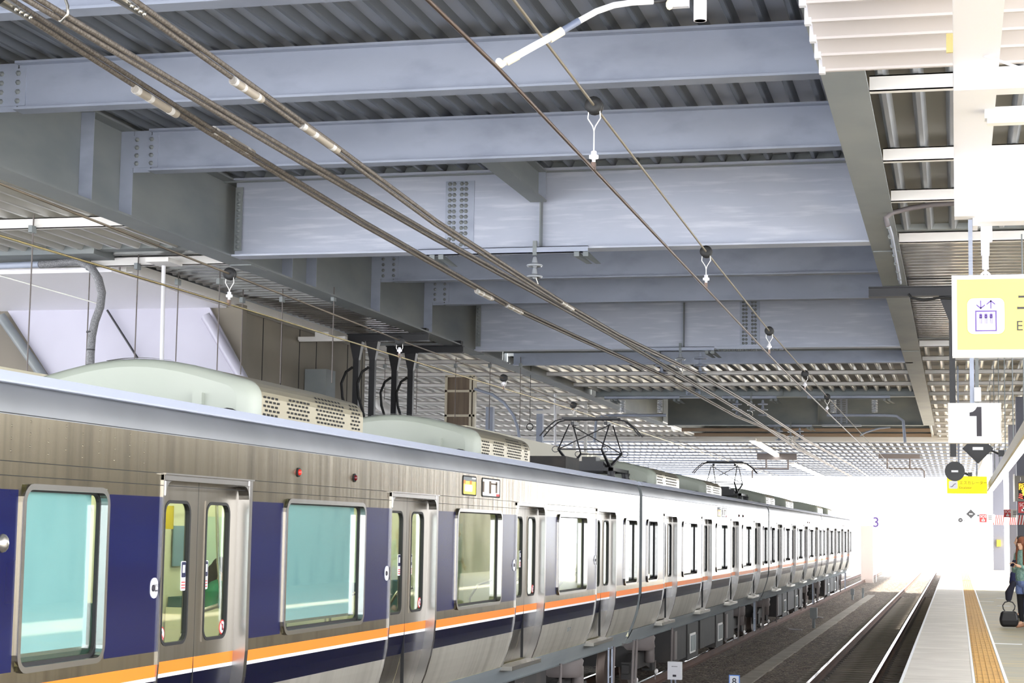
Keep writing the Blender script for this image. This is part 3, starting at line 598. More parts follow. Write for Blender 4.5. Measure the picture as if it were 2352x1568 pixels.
# chain link hanger
ch = [(2262, 497, 2262, 600)]
hg = MB(); pt = at(2262, 505, 1, YE); pb = at(2266, 630, 1, YE)
xh = pt.x-x0+.0
o = MB().box(xh-.05+.02, xh+.05+.0, -.04, .04, pt.z-p0.z-.16, pt.z-p0.z+.02).build('hanger_clamp', white, g)
MB().lathe([(.03, 0), (.03, -.1), (.024, -.1), (.024, -.2), (.01, -.2), (.01, -.24)], (xh, 0, pt.z-p0.z-.16), 2, 14).build('turnbuckle', white, g)
for k, dz in enumerate((-.25, -.34)):
    R = .03; MB().tube([(xh+R*math.cos(a*PI/6), 0, pt.z-p0.z-.16+dz+.0+R*math.sin(a*PI/6)-.0) for a in range(13)], .009, 8).build('chain_link', white, g)
MB().tube([(xh, 0, pt.z-p0.z-.52), (xh, 0, h-.01)], .01, 8).build('hanger_pin', white, g)
# escalator sign
YS = 48.2
p0, p1 = at(2175, 1133, 1, YS), at(2267, 1094, 1, YS); w, h = p1.x-p0.x, p1.z-p0.z
g = empty('escalator_sign', ((p0.x+p1.x)/2, YS, (p0.z+p1.z)/2), 'small bright yellow escalator sign hanging farther down the platform', 'sign')
MB().box(-w/2, w/2, -.08, .08, -h/2, h/2).build('housing', mat('lit_strong_yellow', (240, 220, 30), .5, emit=.3), g)
MB().prism([(x-w*.34, z) for x, z in rrect(.22, .2, .03)], 1, -.084, -.08).build('icon_panel', lit, g)
MB().tube([(-w*.34-.07, -.086, -.05), (-w*.34-.03, -.086, -.05), (-w*.34+.03, -.086, .02), (-w*.34+.07, -.086, .03)], .008, 6).build('escalator_pictogram', pu, g)
gd = mat('sign_olive', (150, 130, 40), .5)
text('エスカレーター', .1, (-w*.19, -.083, .05), gd, g, align='LEFT'); text('Escalator', .085, (-w*.19, -.083, -.07), gd, g, align='LEFT')
for x in (-.2, .25): MB().box(x-.02, x+.02, -.02, .02, h/2, 7.2-(p0.z+p1.z)/2).build('hanger_post', zinc, g)
# strip lighting line over the platform
g = empty('strip_light', (0, 0, 0), 'long bright fluorescent strip running along above the platform at right', 'light fixture')
MB().box(.86, 1.0, 14, 52, 4.04, 4.1).build('lit_tube', mat('lit_tube', (255, 255, 250), .5, emit=3), g)
MB().box(.82, .86, 14, 52, 4.03, 4.2).build('side_rail', crm, g); MB().box(.86, 1.04, 14, 52, 4.1, 4.2).build('housing', offw, g)
for k in range(8): MB().tube([(.93, 16+5*k, 4.2), (.93, 16+5*k, 7.0)], .01, 6).build('hanger_rod', zinc_d, g)
# louvers
lg = [12.62, 13.1, 13.58, 14.07, 14.55]
lv = empty('louver_panel', (0, 0, 0), 'stack of white louver blades at the top right beside the platform girder', 'louver')
for k, y in enumerate([10.7, 11.18, 11.66, 12.14]+lg[:-1]+[14.55]):
    g = None; mb = MB().add([(-1.02, y-.30, 6.64), (.6, y-.30, 6.64), (.6, y, 6.48), (-1.02, y, 6.48), (-1.02, y-.28, 6.68), (.6, y-.28, 6.68), (.6, y+.02, 6.52), (-1.02, y+.02, 6.52)], [(0, 1, 2, 3), (4, 7, 6, 5), (0, 4, 5, 1), (1, 5, 6, 2), (2, 6, 7, 3), (3, 7, 4, 0)])
    g = mb.box(-1.02, .6, y+.0, y+.04, 6.46, 6.52).build('louver_blade', mat('louver_paint', (190, 183, 180), .5), lv)
    MB().box(-1.05, -1.0, y-.02, y+.04, 6.44, 6.62).build('end_cap', white, g)
MB().box(-.98, .6, 10.3, 14.6, 6.7, 6.76).build('louver_frame', offw, lv); lv.location.z = .05
# white steel frame near the camera
g = empty('canopy_frame', (0, 0, 0), 'white painted steel canopy frame of crossing beams at the top right corner', 'steel frame')
mb = MB(); mb.box(.008, .26, 5.5, 13.05, 5.42, 5.46); mb.box(.12, .14, 5.5, 13.05, 5.46, 5.85); mb.box(.008, .26, 5.5, 13.05, 5.85, 5.88); mb.build('lengthwise_beam', white, g)
p0, p1 = at(2191, 203, 1, 10.4), at(2191, 132, 1, 10.4)
mb = MB(); mb.box(p0.x, 2.2, 10.4, 10.42, p0.z, 5.42); mb.box(p0.x, 2.2, 10.4, 10.55, p0.z-.012, p0.z); mb.build('crossbeam', white, g)
YB = 13.1; p0, p1 = at(2234, 524, 1, YB), at(2234, 362, 1, YB)
mb = MB(); mb.box(p0.x, 2.6, YB-.1, YB+.1, p0.z+.03, p0.z+.05); mb.box(p0.x, 2.6, YB-.01, YB+.01, p0.z+.05, p1.z); mb.box(p0.x, 2.6, YB-.1, YB+.1, p1.z, p1.z+.03); mb.box(p0.x-.0, p0.x+.035, YB-.11, YB+.11, p0.z, p1.z); mb.build('crossbeam', white, g)
MB().box(.008, .15, 12.9, 13.05, 5.0, 5.42).build('hanger_plate', white, g)
# brace rod
g = empty('brace_rod', (0, 0, 0), 'thin white brace rod with gold end clamp at the top right', 'brace')
gold = mat('gold_zinc', (214, 196, 130), .25, .8)
MB().tube([at(2232, 118, 1, 10.2), at(2360, 162, 1, 10.0)], .008, 8).build('rod', white, g)
p = at(2190, 99, 1, 10.25); MB().box(p.x-.04, p.x+.045, 10.24, 10.26, p.z-.055, p.z+.055).build('clamp_plate', gold, g)
MB().tube([at(2203, 107, 1, 10.2), at(2228, 119, 1, 10.2)], .02, 8).build('turnbuckle', gold, g)
MB().tube([at(2220, 108, 1, 10.18), at(2224, 128, 1, 10.18)], .012, 6).build('cross_bolt', gold, g)
p = at(2345, 260, 1, 11.5)
g = fixture('strip_light', (p.x+.28, 11.5, p.z), 1.0, 'white strip light housing behind the white canopy frame at the right edge')
# conduit on girder
g = empty('conduit', (0, 0, 0), 'dark conduit curving from the platform girder to the white canopy frame', 'conduit')
MB().tube([at(x, y, 1, 24) for x, y in ((2040, 520), (2034, 500), (2050, 488), (2090, 478), (2140, 470), (2200, 466), (2260, 464))], .034, 10).build('flexible_hose', mat('dark_hose', (104, 98, 100), .5), g)
MB().tube([at(2036, 502, 2, 6.97), at(2048, 540, 2, 6.97), at(2068, 650, 2, 6.97)], .025, 8).build('pipe', zinc, g)
for k in range(7): p = at(2040, 520, 2, 6.97).lerp(at(2066, 640, 2, 6.97), k/6); MB().tube([p-Vector((0, .03, 0)), p+Vector((0, .03, 0))], .034, 8).build('pipe_clip', zinc_d, g)
# station pillars
pm = mat('pillar_grey', (104, 106, 120), .5)
def pillar(px, Y, w, label, stripes=True, ztop=7.1):
    x = at(px, 1250, 1, Y).x; g = empty('station_pillar', (x, Y, 1.1), label, 'pillar')
    MB().box(-w/2, w/2, -w/2, w/2, 0, ztop-1.1).build('column', pm, g)
    if stripes:
        z0 = at(px, 1205, 1, Y).z-1.1; z1 = at(px, 1183, 1, Y).z-1.1
        mb = MB().box(-w/2-.01, w/2+.01, -w/2-.012, w/2, z0, z1); n = 6
        for k in range(n):
            a = -w/2+w*k/n; mb.add([(a, -w/2-.014, z0), (a+w/n*.5, -w/2-.014, z0), (a+w/n*1.1, -w/2-.014, z1), (a+w/n*.6, -w/2-.014, z1)], [(0, 1, 2, 3)], 1)
        mb.build('striped_band', [whitef, mat('warning_red', (196, 60, 60), .5)], g)
    return g
g1 = pillar(2294, 97, .55, 'grey platform pillar with red striped band and small yellow box')
p = at(2294, 1247, 1, 96.5); MB().box(p.x-g1.location.x-.1, p.x-g1.location.x+.1, -.42, -.275, p.z-1.1-.17, p.z-1.1+.17).build('yellow_box', mat('call_yellow', (246, 206, 50), .5), g1)
pillar(2332, 72, .42, 'grey platform pillar behind the two standing people')
pillar(2356, 58, .5, 'dark grey platform pillar at the right edge behind the people', True)
# canopy far: bright window frames between pillars omitted; SOS signs
sred = mat('sos_red', (190, 52, 56), .5)
def sos(px, py, Y, w, label):
    p = at(px, py, 1, Y); g = empty('emergency_sign', p, label, 'sign'); h = w*.55
    MB().box(-w/2, w/2, -.02, .02, -h/2, h/2).build('sign_plate', offw, g); MB().box(-w/2, -.02, -.024, -.02, -h/2, h/2).build('red_panel', sred, g)
    text('SOS', h*.42, (-w/4, -.026, h*.22), whitef, g); 
    MB().box(-w/4-.03*w, -w/4+.03*w, -.028, -.024, -h*.3, 0).box(-w/4-.1*w, -w/4+.1*w, -.028, -.024, -h*.35, -h*.15).build('hand_symbol', whitef, g)
    mb = MB()
    for k in range(3): mb.box(.02+w*.06, w*.32, -.024, -.02, h*(.25-.2*k), h*(.33-.2*k))
    mb.build('small_print', numblk, g)
sos(2323, 1179, 60, .46, 'red and white emergency sign left of the standing people, nearer one')
sos(2267, 1190, 95, .75, 'pale red emergency sign beside the far striped pillar')
sos(2363, 1165, 46, .5, 'red emergency sign at the right edge under the display board')
# LED display board
p0, p1 = at(2331, 1150, 1, 45), at(2360, 1093, 1, 45); h = p1.z-p0.z
g = empty('departure_display', (p0.x, 45, p0.z), 'departure display board with orange and red characters at the right edge', 'display board')
MB().box(0, 1.9, -.15, .15, 0, h).build('housing', mat('board_grey', (112, 108, 100), .5), g); MB().box(-.03, 0, -.16, .16, -.02, h+.04).build('side_cover', offw, g)
MB().box(.08, 1.85, -.155, -.15, .04, h-.16).build('led_screen', dark, g)
ledO = mat('led_orange', (255, 120, 20), .5, emit=4); ledY = mat('led_yellow', (255, 220, 40), .5, emit=4); ledR = mat('led_red', (255, 50, 40), .5, emit=4)
text('阪京', .17, (.08, -.157, h-.27), ledO, g, align='LEFT'); text('昔', .15, (.15, -.157, h-.41), ledY, g, align='LEFT'); text('ミせ', .15, (.06, -.157, .1), ledR, g, align='LEFT')
text('1', .12, (.13, -.157, h-.08), whitef, g)
MB().box(.3, .36, -.05, .05, h, 7.2-p0.z).build('hanger_post', zinc_d, g)
# trackside bits
g = empty('trackside_box', (0, 0, 0), 'white equipment box with a small dark label standing in the ballast', 'box')
YW = 31.0; p0, p1 = at(1533, 1560, 1, YW), at(1565, 1520, 1, YW)
MB().box(p0.x, p1.x, YW, YW+.12, p0.z, p1.z).build('cabinet', white, g)
MB().box(p0.x+.09, p0.x+.15, YW-.004, YW, p0.z+.05, p0.z+.085).build('label', numblk, g)
mb = MB()
for k in range(5): mb.box(p0.x+.075+.02*k, p0.x+.085+.02*k, YW-.004, YW, p1.z-.085, p1.z-.07)
mb.build('small_print', numblk, g)
for x in (p0.x+.06, p0.x+.13): MB().tube([(x, YW+.05, -.25), (x, YW+.05, p0.z)], .015, 8).build('leg', zinc, g)
YW = 29.5; p0, p1 = at(1674, 1580, 1, YW), at(1699, 1550, 1, YW)
g = empty('marker_plate', (0, 0, 0), 'small blue edged plate with the number 8 beside the track', 'sign')
MB().box(p0.x, p1.x, YW, YW+.02, p0.z-.02, p1.z).build('blue_plate', mat('marker_blue', (70, 120, 200), .5), g); MB().box(p0.x+.014, p1.x-.014, YW-.003, YW, p0.z-.005, p1.z-.014).build('white_plate', mat('marker_white', (205, 208, 218), .5), g)
text('8', .15, ((p0.x+p1.x)/2, YW-.005, (p1.z+p0.z)/2-.0), numblk, g, bold=.001)
MB().box((p0.x+p1.x)/2-.02, (p0.x+p1.x)/2+.02, YW+.02, YW+.05, -.25, p1.z-.03).build('stake', zinc, g)
for i, (px, py0, py1, w) in enumerate(((1869, 1395, 1440, .22), (1958, 1352, 1376, .16), (1982, 1350, 1372, .1))):
    pb = at(px, py1, 2, -.2); z1 = at(px, py0, 1, pb.y).z
    g = empty('trackside_marker', (pb.x, pb.y, -.2), ['grey box on a bent leg standing between the tracks', 'small grey post marker farther along between the tracks', 'thin grey post marker, farthest between the tracks'][i], 'marker')
    MB().tube([(0, 0, -.05), (0, 0, (z1+.2)*.5)], .05, 8).build('leg', zinc_d, g); MB().box(-w/2, w/2, -w/2, w/2, (z1+.2)*.45, z1+.2).build('box_head', zinc_d, g)
for i, (x0, y0, x1, y1) in enumerate(((1812, 1444, 1842, 1446), (1868, 1416, 1890, 1418))):
    a, b = at(x0, y0, 2, -.17), at(x1, y1, 2, -.17); tag(MB().tube([a, b], .02, 8).build('short_pipe', white), ['short white pipe lying across the cable trough, nearer one', 'short white pipe lying beside the grey trackside box'][i], 'pipe')
# ------------------------------------------------------------------ train
SX = -4.80
def xo(z): return SX-(.33*(1.92-z)**2 if z < 1.92 else 0)
def zs(z0, z1):
    r = [z0]
    for z in (1.17, 1.24, 1.32, 1.4, 1.48, 1.56, 1.72): 
        if z0 < z < z1: r.append(z)
    return r+[z1]
def skin(mb, y0, y1, z0, z1, mi, off=0):
    if y1-y0 < .002: return
    Z = zs(z0, z1); v = []
    for z in Z: v += [(xo(z)+off, y0, z), (xo(z)+off, y1, z)]
    mb.add(v, [(2*i, 2*i+1, 2*i+3, 2*i+2) for i in range(len(Z)-1)], mi, False)
def ring(mb, y0, y1, z0, z1, r, w, xa, xb, mi=0, square=False):
    """rounded frame: outer edge y0..z1, band width w, from x=xb (back) to xa (front)"""
    cy, cz, W_, H_ = (y0+y1)/2, (z0+z1)/2, y1-y0, z1-z0
    inn = [(cy+a, cz+b) for a, b in rrect(W_-2*w, H_-2*w, max(r-w, .01))]
    if square:
        out = []
        for (a, b) in rrect(W_-2*w, H_-2*w, max(r-w, .01), 5):
            out.append((a, b))
        n = 6; co = [(W_/2, H_/2), (-W_/2, H_/2), (-W_/2, -H_/2), (W_/2, -H_/2)]; out = [(cy+co[i//n][0], cz+co[i//n][1]) for i in range(4*n)]
    else: out = [(cy+a, cz+b) for a, b in rrect(W_, H_, r)]
    n = len(inn)
    v = [(xa, a, b) for a, b in out]+[(xa, a, b) for a, b in inn]+[(xb, a, b) for a, b in out]+[(xb, a, b) for a, b in inn]
    f = []
    for i in range(n):
        j = (i+1) % n; f += [(i, j, n+j, n+i), (i, 2*n+i, 2*n+j, j), (n+i, n+j, 3*n+j, 3*n+i)]
    mb.add(v, f, mi)
sticker_n = mat('sticker_navy', (30, 34, 70), .5); sred2 = mat('sticker_red', (214, 60, 60), .5)
lampr = mat('side_lamp_red', (206, 50, 40), .3); dmat = mat('door_stainless', (140, 134, 124), .28, .9, noise=((.3, 9, .25), (124, 118, 108), 4, .45, .7))
jamb = mat('jamb_stainless', (172, 170, 168), .25, 1); acp = mat('roof_unit_stainless', (168, 160, 138), .38, .7)
intm = mat('interior_cream', (226, 222, 190), .6); seatm = mat('seat_teal', (60, 96, 96), .9)
WINS = [(.58, 1.58), (4.46, 6.31), (9.18, 11.0), (13.89, 15.69), (18.55, 19.6)]; DOORS = [3.05, 7.75, 12.42, 17.11]
def grille_slots(mb, x, y0, y1, z0, z1, dx, dz, off, prof):
    k = 0; z = z0
    while z < z1:
        y = y0+(off if k % 2 else 0)
        while y+dx*.62 < y1:
            xa, xb = prof(z)+.003, prof(z+dz*.5)+.003
            mb.add([(xa, y, z), (xa, y+dx*.62, z), (xb, y+dx*.62, z+dz*.5), (xb, y, z+dz*.5)], [(0, 1, 2, 3)], 1)
            y += dx
        z += dz; k += 1
def ac_profile(hw=1.03, n=8):
    """half-to-half cross-section (x, z) of roof unit"""
    pts = [(hw, 3.56), (hw, 3.76)]
    for k in range(1, 5): a = PI/2*k/4*.8; pts.append((hw-.16*(1-math.cos(a)), 3.76+.14*math.sin(a)))
    xs_, zz = pts[-1]
    for k in range(1, 6): t = k/6; pts.append((xs_*(1-t), zz+(4.06-zz)*math.sin(t*PI/2)))
    pts.append((0, 4.06)); return pts+[(-a, b) for a, b in pts[-2::-1]]
def ac_unit(car, yf, L, fine):
    root = MB(); P = ac_profile(); XC = -6.28
    root.prism([(XC+a, b) for a, b in P], 1, yf+.12, yf+L, 0)
    prof = lambda z: XC+1.03-(0 if z < 3.76 else .16*(1-math.cos(min(1.25, math.asin(min(1, (z-3.76)/.14))))))
    if fine:
        for (a, b, z0, z1) in ((.2, .55, 3.62, 3.77), (.72, 1.25, 3.6, 3.77), (1.4, 2.15, 3.6, 3.86), (2.3, L-.08, 3.6, 3.84)):
            grille_slots(root, 0, yf+a, yf+b, z0, z1, .085, .034, .04, prof)
    else:
        for (a, b) in ((.2, .9), (1.2, L-.3)):
            grille_slots(root, 0, yf+a, yf+b, 3.6, 3.84, .16, .05, .08, prof)
    u = root.build('air_conditioner', [acp, dark], car)
    fr = MB(); rings = [(0.0, .86), (.012, .93), (.04, .975), (.09, 1.0), (.16, 1.003)]; v = []; n = len(P)
    for dy, s in rings: v += [(XC+a*s, yf+dy, 3.56+(b-3.56)*s) for a, b in P]
    f = [(i*n+j, i*n+j+1, (i+1)*n+j+1, (i+1)*n+j) for i in range(len(rings)-1) for j in range(n-1)]
    fr.add(v, f, 0, True); fr.add(v[:n], [tuple(range(n))], 0)
    e = fr.build('end_cover', cream, u)
    for dx in (-.1, .58): MB().box(XC+dx-.04, XC+dx+.04, yf-.05, yf+.01, 3.69, 3.78).build('lifting_lug', cream, e)
    MB().prism([(XC+.93, 3.56), (XC+.7, 3.56)]+[(XC+.815-.115*math.cos(PI*k/8), 3.58+.085*math.sin(PI*k/8)) for k in range(9)], 1, yf-.008, yf+.002).build('drain_opening', dark, e)
    tr_ = MB(); v = [(XC+a*.9, yf+.1, b+.012) for a, b in P if b > 3.93 and a > -.4]+[(XC+a*.9, yf+.15, b+.012) for a, b in P if b > 3.93 and a > -.4]; n = len(v)//2
    tr_.add(v, [(i, i+1, n+i+1, n+i) for i in range(n-1)]); tr_.build('cover_top_strip', white, e)  # white strip along part of the end cover's top
    return u
def panto(car, yc):
    XC = -6.28; Y0, Y1 = yc-.97, yc+.97; zb, ze, zh = 3.86, 4.16, 4.73
    pb = MB(); pb.box(XC-.55, XC+.55, yc-.75, yc-.68, 3.8, 3.86); pb.box(XC-.55, XC+.55, yc+.68, yc+.75, 3.8, 3.86)
    for x in (-.5, .5): pb.box(XC+x-.04, XC+x+.04, yc-.75, yc+.75, 3.8, 3.86)
    for x in (-.5, .5):
        for y in (-.7, .7): pb.lathe([(.07, 3.58), (.09, 3.62), (.06, 3.65), (.09, 3.69), (.06, 3.73), (.08, 3.8)], (XC+x, yc+y, 0), 2, 12)
    pb.box(XC-.3, XC+.3, yc-.4, yc+.3, 3.78, 3.98); pb.box(XC-.1, XC+.15, yc-.3, yc+.1, 3.98, 4.06)
    u = pb.build('pantograph', black, car); hw = .38
    for s, (yb, ye) in enumerate(((yc+.12, Y0), (yc-.12, Y1))):
        for x in (-hw, hw): MB().tube([(XC+x*.9, yb, zb), (XC+x, ye, ze)], [.035, .022], 8).build('lower_arm', black, u)
        MB().tube([(XC-hw, ye, ze), (XC+hw, ye, ze)], .012, 8).build('elbow_bar', black, u)
        yt = yc+(-.18 if s == 0 else .18)
        for x in (-hw, hw): MB().tube([(XC+x, ye, ze), (XC+x*.95, yt, zh-.1)], .013, 8).build('upper_arm', black, u)
        MB().tube([(XC-hw if s == 0 else XC+hw, ye, ze), (XC+hw if s == 0 else XC-hw, yt, zh-.1)], .01, 6).build('cross_brace', black, u)
        for x in (-hw, hw): MB().tube([(XC+x+.06*math.cos(a*PI/5)*(1 if x > 0 else -1)+(.05 if x > 0 else -.05), ye, ze+.05*math.sin(a*PI/5)) for a in range(11)], .006, 6).build('spring_loop', black, u)
    hd = MB()
    for y in (yc-.15, yc+.15):
        hd.tube([(XC-.9, y, zh-.3), (XC-.78, y, zh-.16), (XC-.62, y, zh-.03), (XC-.5, y, zh), (XC+.5, y, zh), (XC+.62, y, zh-.03), (XC+.78, y, zh-.16), (XC+.9, y, zh-.3)], .013, 6)
        hd.box(XC-.5, XC+.5, y-.025, y+.025, zh, zh+.035)
    for x in (-.3, .3): hd.box(XC+x-.03, XC+x+.03, yc-.2, yc+.2, zh-.1, zh-.04)
    hd.build('collector_head', black, u)
    MB().tube([(XC+.6, yc-1.0, 3.66), (XC+.62, yc, 3.66), (XC+.64, yc+1.3, 3.68), (XC+.7, yc+2.2, 3.66)], .025, 8).build('roof_cable', crm, u)
    MB().tube([(XC+.3, yc+1.0, 3.8), (XC+.5, yc+1.5, 3.84), (XC+.7, yc+1.9, 3.78), (XC+.78, yc+2.05, 3.6)], .03, 8).build('black_cable', rubber, u)
def bogie(car, yc):
    XC = -6.28; root = MB()
    root.prism([(-1.25, .42), (-.9, .36), (-.5, .44), (.5, .44), (.9, .36), (1.25, .42), (1.25, .56), (.55, .72), (-.55, .72), (-1.25, .56)], 0, XC+.86, XC+.98)
    root.v = [(x, y+yc, z) for x, y, z in root.v]
    root.box(XC-.8, XC+.86, yc-.2, yc+.2, .45, .8)
    u = root.build('bogie', underm, car)
    MB().lathe([(.26, .74), (.3, .8), (.28, .88), (.3, .96), (.24, 1.04)], (XC+.92, yc, 0), 2, 16).build('air_spring', underg, u)
    MB().lathe([(.07, .5), (.09, .52), (.09, .86), (.05, .9)], (XC+1.06, yc+.35, 0), 2, 10).build('damper', underg, u)
    for dy in (-1.05, 1.05):
        for x in (-.56, .56):
            w = MB(); w.lathe([(.06, -.04), (.12, -.05), (.36, -.03), (.43, -.05), (.43, .05), (.455, .06), (.455, .085), (.1, .07)] if x > 0 else [(.1, -.07), (.455, -.085), (.455, -.06), (.43, -.05), (.43, .05), (.36, .03), (.1, .05)], (0, 0, 0), 0, 28)
            w.v = [(XC+x-v[0] if x > 0 else XC+x-v[0], yc+dy+v[1], .43+v[2]) for v in w.v]
            w.build('wheel', mat('wheel_steel', (96, 84, 78), .5, .5), u)
        MB().box(XC+.84, XC+1.02, yc+dy-.15, yc+dy+.15, .32, .6).build('axle_box', underm, u)
        MB().tube([(XC+1.06, yc+dy-.05, .16), (XC+1.06, yc+dy-.05, .5)], .014, 6).build('guard_rod', underg, u)
        MB().ell((XC+1.07, yc+dy, .3), (.03, .14, .05), 10).build('cap', offw, u)
def build_car(k, s0, L, label, fine, interior, acs, pants):
    car = empty('train_car', (0, 0, 0), label, 'train car', 'cars of the commuter train'); del car['group']
    q = L/20.0; F = lambda y: s0+y*q; ya, yb = s0+.13, s0+L-.13
    wins = [(F(a), F(b)) for a, b in WINS]; doors = [F(d) for d in DOORS]; DW = .725
    body = MB()
    dop = [(d-DW, d+DW) for d in doors]; allop = sorted(wins+dop)
    def band(z0, z1, mi, ops, off=0):
        y = ya
        for a, b in sorted(ops): skin(body, y, a, z0, z1, mi, off); y = b
        skin(body, y, yb, z0, z1, mi, off)
    skin(body, ya, yb, 1.02, 1.1, 4)
    skin(body, ya, yb, 1.1, 1.24, 4, .012)
    band(1.24, 1.63, 8, dop); band(1.63, 1.80, 2, dop); band(1.80, 1.825, 6, dop); band(1.825, 1.90, 5, dop); band(1.90, 1.98, 0, dop)
    band(1.98, 2.93, 3, [(a-.03, b+.03) for a, b in wins]+[(a, b) for a, b in dop])
    for a, b in wins: skin(body, a-.03, a, 1.98, 2.93, 0); skin(body, b, b+.03, 1.98, 2.93, 0)
    band(2.93, 2.96, 0, allop); band(2.96, 3.08, 0, dop); skin(body, ya, yb, 3.08, 3.32, 0)
    # shoulder and roof
    sh = [(SX, 3.32), (SX-.004, 3.36), (SX-.02, 3.42), (SX-.05, 3.47), (SX-.07, 3.49), (SX-.16, 3.535), (SX-.3, 3.575), (SX-.6, 3.62), (SX-1.48, 3.67), (SX-2.36, 3.62), (SX-2.66, 3.575), (SX-2.9, 3.49), (SX-2.96, 3.32)]
    v = [(x, y, z) for y in (ya, yb) for x, z in sh]; n = len(sh)
    body.add(v, [(i, i+1, n+i+1, n+i) for i in range(n-1)], 1, True)
    body.add([(SX-2.96, ya, 3.32), (SX-2.96, yb, 3.32), (SX-2.96, yb, 1.1), (SX-2.96, ya, 1.1)], [(0, 1, 2, 3)], 0)
    body.add([(SX-.22, ya, 1.02), (SX-.22, yb, 1.02), (SX-2.96, yb, 1.1), (SX-2.96, ya, 1.1)], [(0, 1, 2, 3)], 4)
    for y in (ya, yb):
        e = [(xo(z), y, z) for z in (1.02, 1.24, 1.5, 1.9, 3.32)]+[(x, y, z) for x, z in sh[1:]]+[(SX-2.96, y, 1.1)]; body.add(e, [tuple(range(len(e)))], 4)
    # thin panel lines
    for z in (3.325, 3.075, 3.0): body.box(SX, SX+.002, ya, yb, z, z+.004, 7)
    body.build('car_body', [stain, roofm, navyd, navy, zinc_d, orange, whitef, dark, stainl], car)
    gut = MB(); gut.prism([(SX-.015, 3.49), (SX-.01, 3.5), (SX-.055, 3.555), (SX-.09, 3.55), (SX-.07, 3.49)], 1, ya, yb).build('rain_gutter', mat('skylit_gutter', (196, 202, 220), .45, .2), car)  # sky light along the roof edge is painted into the pale blue
    for a, b in wins:
        r = MB(); ring(r, a-.005, b+.005, 1.965, 2.965, .1, .032, SX+.02, SX-.03); w = r.build('window_frame', jamb, car)
        r = MB(); ring(r, a, b, 1.98, 2.96, .1, .036, SX-.028, SX-.05, square=False); r.build('gasket', rubber, w)
        MB().box(SX-.048, SX-.044, a+.02, b-.02, 2.0, 2.94).build('window_pane', glass, w)
        i = wins.index((a, b))
        if (k == 0 and i in (0, 1)) or (k and i in (2,)):
            MB().box(SX-.075, SX-.07, a+.02, b-.06, 2.06, 2.94).build('roller_blind', blindm, w)
            MB().box(SX-.08, SX-.06, a+.02, b-.05, 2.04, 2.06).build('blind_bar', stainp, w)
    for di, d in enumerate(doors):
        r = MB(); a, b = d-DW, d+DW
        r.box(SX-.07, SX+.012, a, a+.022, 1.9, 3.08); 
        r.box(SX-.08, SX+.02, b-.055, b, 1.9, 3.07); r.box(SX-.07, SX+.014, a, b, 3.035, 3.07); r.box(SX, SX+.03, a-.01, b+.01, 3.07, 3.08)
        for Z in zip([1.24, 1.4, 1.56, 1.72], [1.4, 1.56, 1.72, 1.9]):
            for (y0, y1, e) in ((a, a+.022, .012), (b-.055, b, .02)):
                vv = [(xo(z)+e-dx, y, z) for z in Z for y in (y0, y1) for dx in (0, .12)]
                r.add(vv, [(0, 2, 6, 4), (1, 5, 7, 3), (0, 4, 5, 1), (2, 3, 7, 6), (0, 1, 3, 2), (4, 6, 7, 5)])
        for cy in (a+.022, b-.055):
            s = 1 if cy < d else -1; R = .09; pts = [(cy, 3.03)]+[(cy+s*(R-R*math.cos(PI/2*t/5)), 3.03-R+R*math.sin(PI/2*t/5)) for t in range(6)]
            r.prism([(u, vv) for u, vv in pts], 0, SX-.06, SX+.018)
        df = r.build('door_frame', jamb, car)
        MB().box(SX-.2, SX-.02, a, b, 1.2, 1.245).build('door_sill', stainp, df)
        for sgn in (-1, 1):
            y0, y1 = (a+.022, d-.004) if sgn < 0 else (d+.004, b-.055); g0, g1 = (d-.545, d-.125) if sgn < 0 else (d+.115, d+.535)
            lf = MB(); xx = SX-.07
            for (p0, p1, z0, z1) in ((y0, y1, 2.92, 3.05), (y0, g0, 1.99, 2.92), (g1, y1, 1.99, 2.92), (y0, y1, 1.90, 1.99)):
                lf.add([(xx, p0, z0), (xx, p1, z0), (xx, p1, z1), (xx, p0, z1)], [(0, 1, 2, 3)], 0)
            Z = [1.24, 1.32, 1.4, 1.48, 1.56, 1.63]
            for za, zb_, mi in [(Z[i], Z[i+1], 0) for i in range(5)]+[(1.63, 1.72, 1), (1.72, 1.8, 1), (1.8, 1.825, 3), (1.825, 1.9, 2)]:
                lf.add([(xo(za)-.07, y0, za), (xo(za)-.07, y1, za), (xo(zb_)-.07, y1, zb_), (xo(zb_)-.07, y0, zb_)], [(0, 1, 2, 3)], mi)
            lf.box(xx-.03, xx, d-.004 if sgn < 0 else d, d if sgn < 0 else d+.004, 1.3, 3.05, 4)
            lo = lf.build('door_leaf', [dmat, navyd, orange, whitef, rubber], car)
            r = MB(); ring(r, g0, g1, 1.99, 2.92, .09, .018, xx+.006, xx-.03, square=True); r.build('window_gasket', dmat, lo)
            r = MB(); ring(r, g0+.005, g1-.005, 1.995, 2.915, .085, .02, xx+.009, xx-.02); r.build('gasket', rubber, lo)
            MB().box(xx-.014, xx-.01, g0+.005, g1-.005, 2.0, 2.91).build('window_pane', gclear if k == 0 else glass, lo)
            if fine and di < 3:
                gy = g1-.06 if sgn < 0 else g0+.06
                MB().prism([(gy+u, 2.43+v_) for u, v_ in rrect(.075, .19, .012)], 0, xx-.009, xx-.007).build('door_sticker', whitef, lo)
                MB().prism([(gy+u, 2.47+v_) for u, v_ in rrect(.062, .1, .01)], 0, xx-.007, xx-.0055).build('hand_symbol_panel', sticker_n, lo)
                MB().box(xx-.0055, xx-.004, gy-.018, gy+.018, 2.45, 2.5).build('hand_symbol', whitef, lo)
                mb = MB()
                for t in range(3): mb.box(xx-.007, xx-.0055, gy-.028, gy+.028, 2.385-.018*t, 2.393-.018*t)
                mb.build('small_print', sred2, lo)
                cy = g0+.05 if sgn < 0 else g1-.05
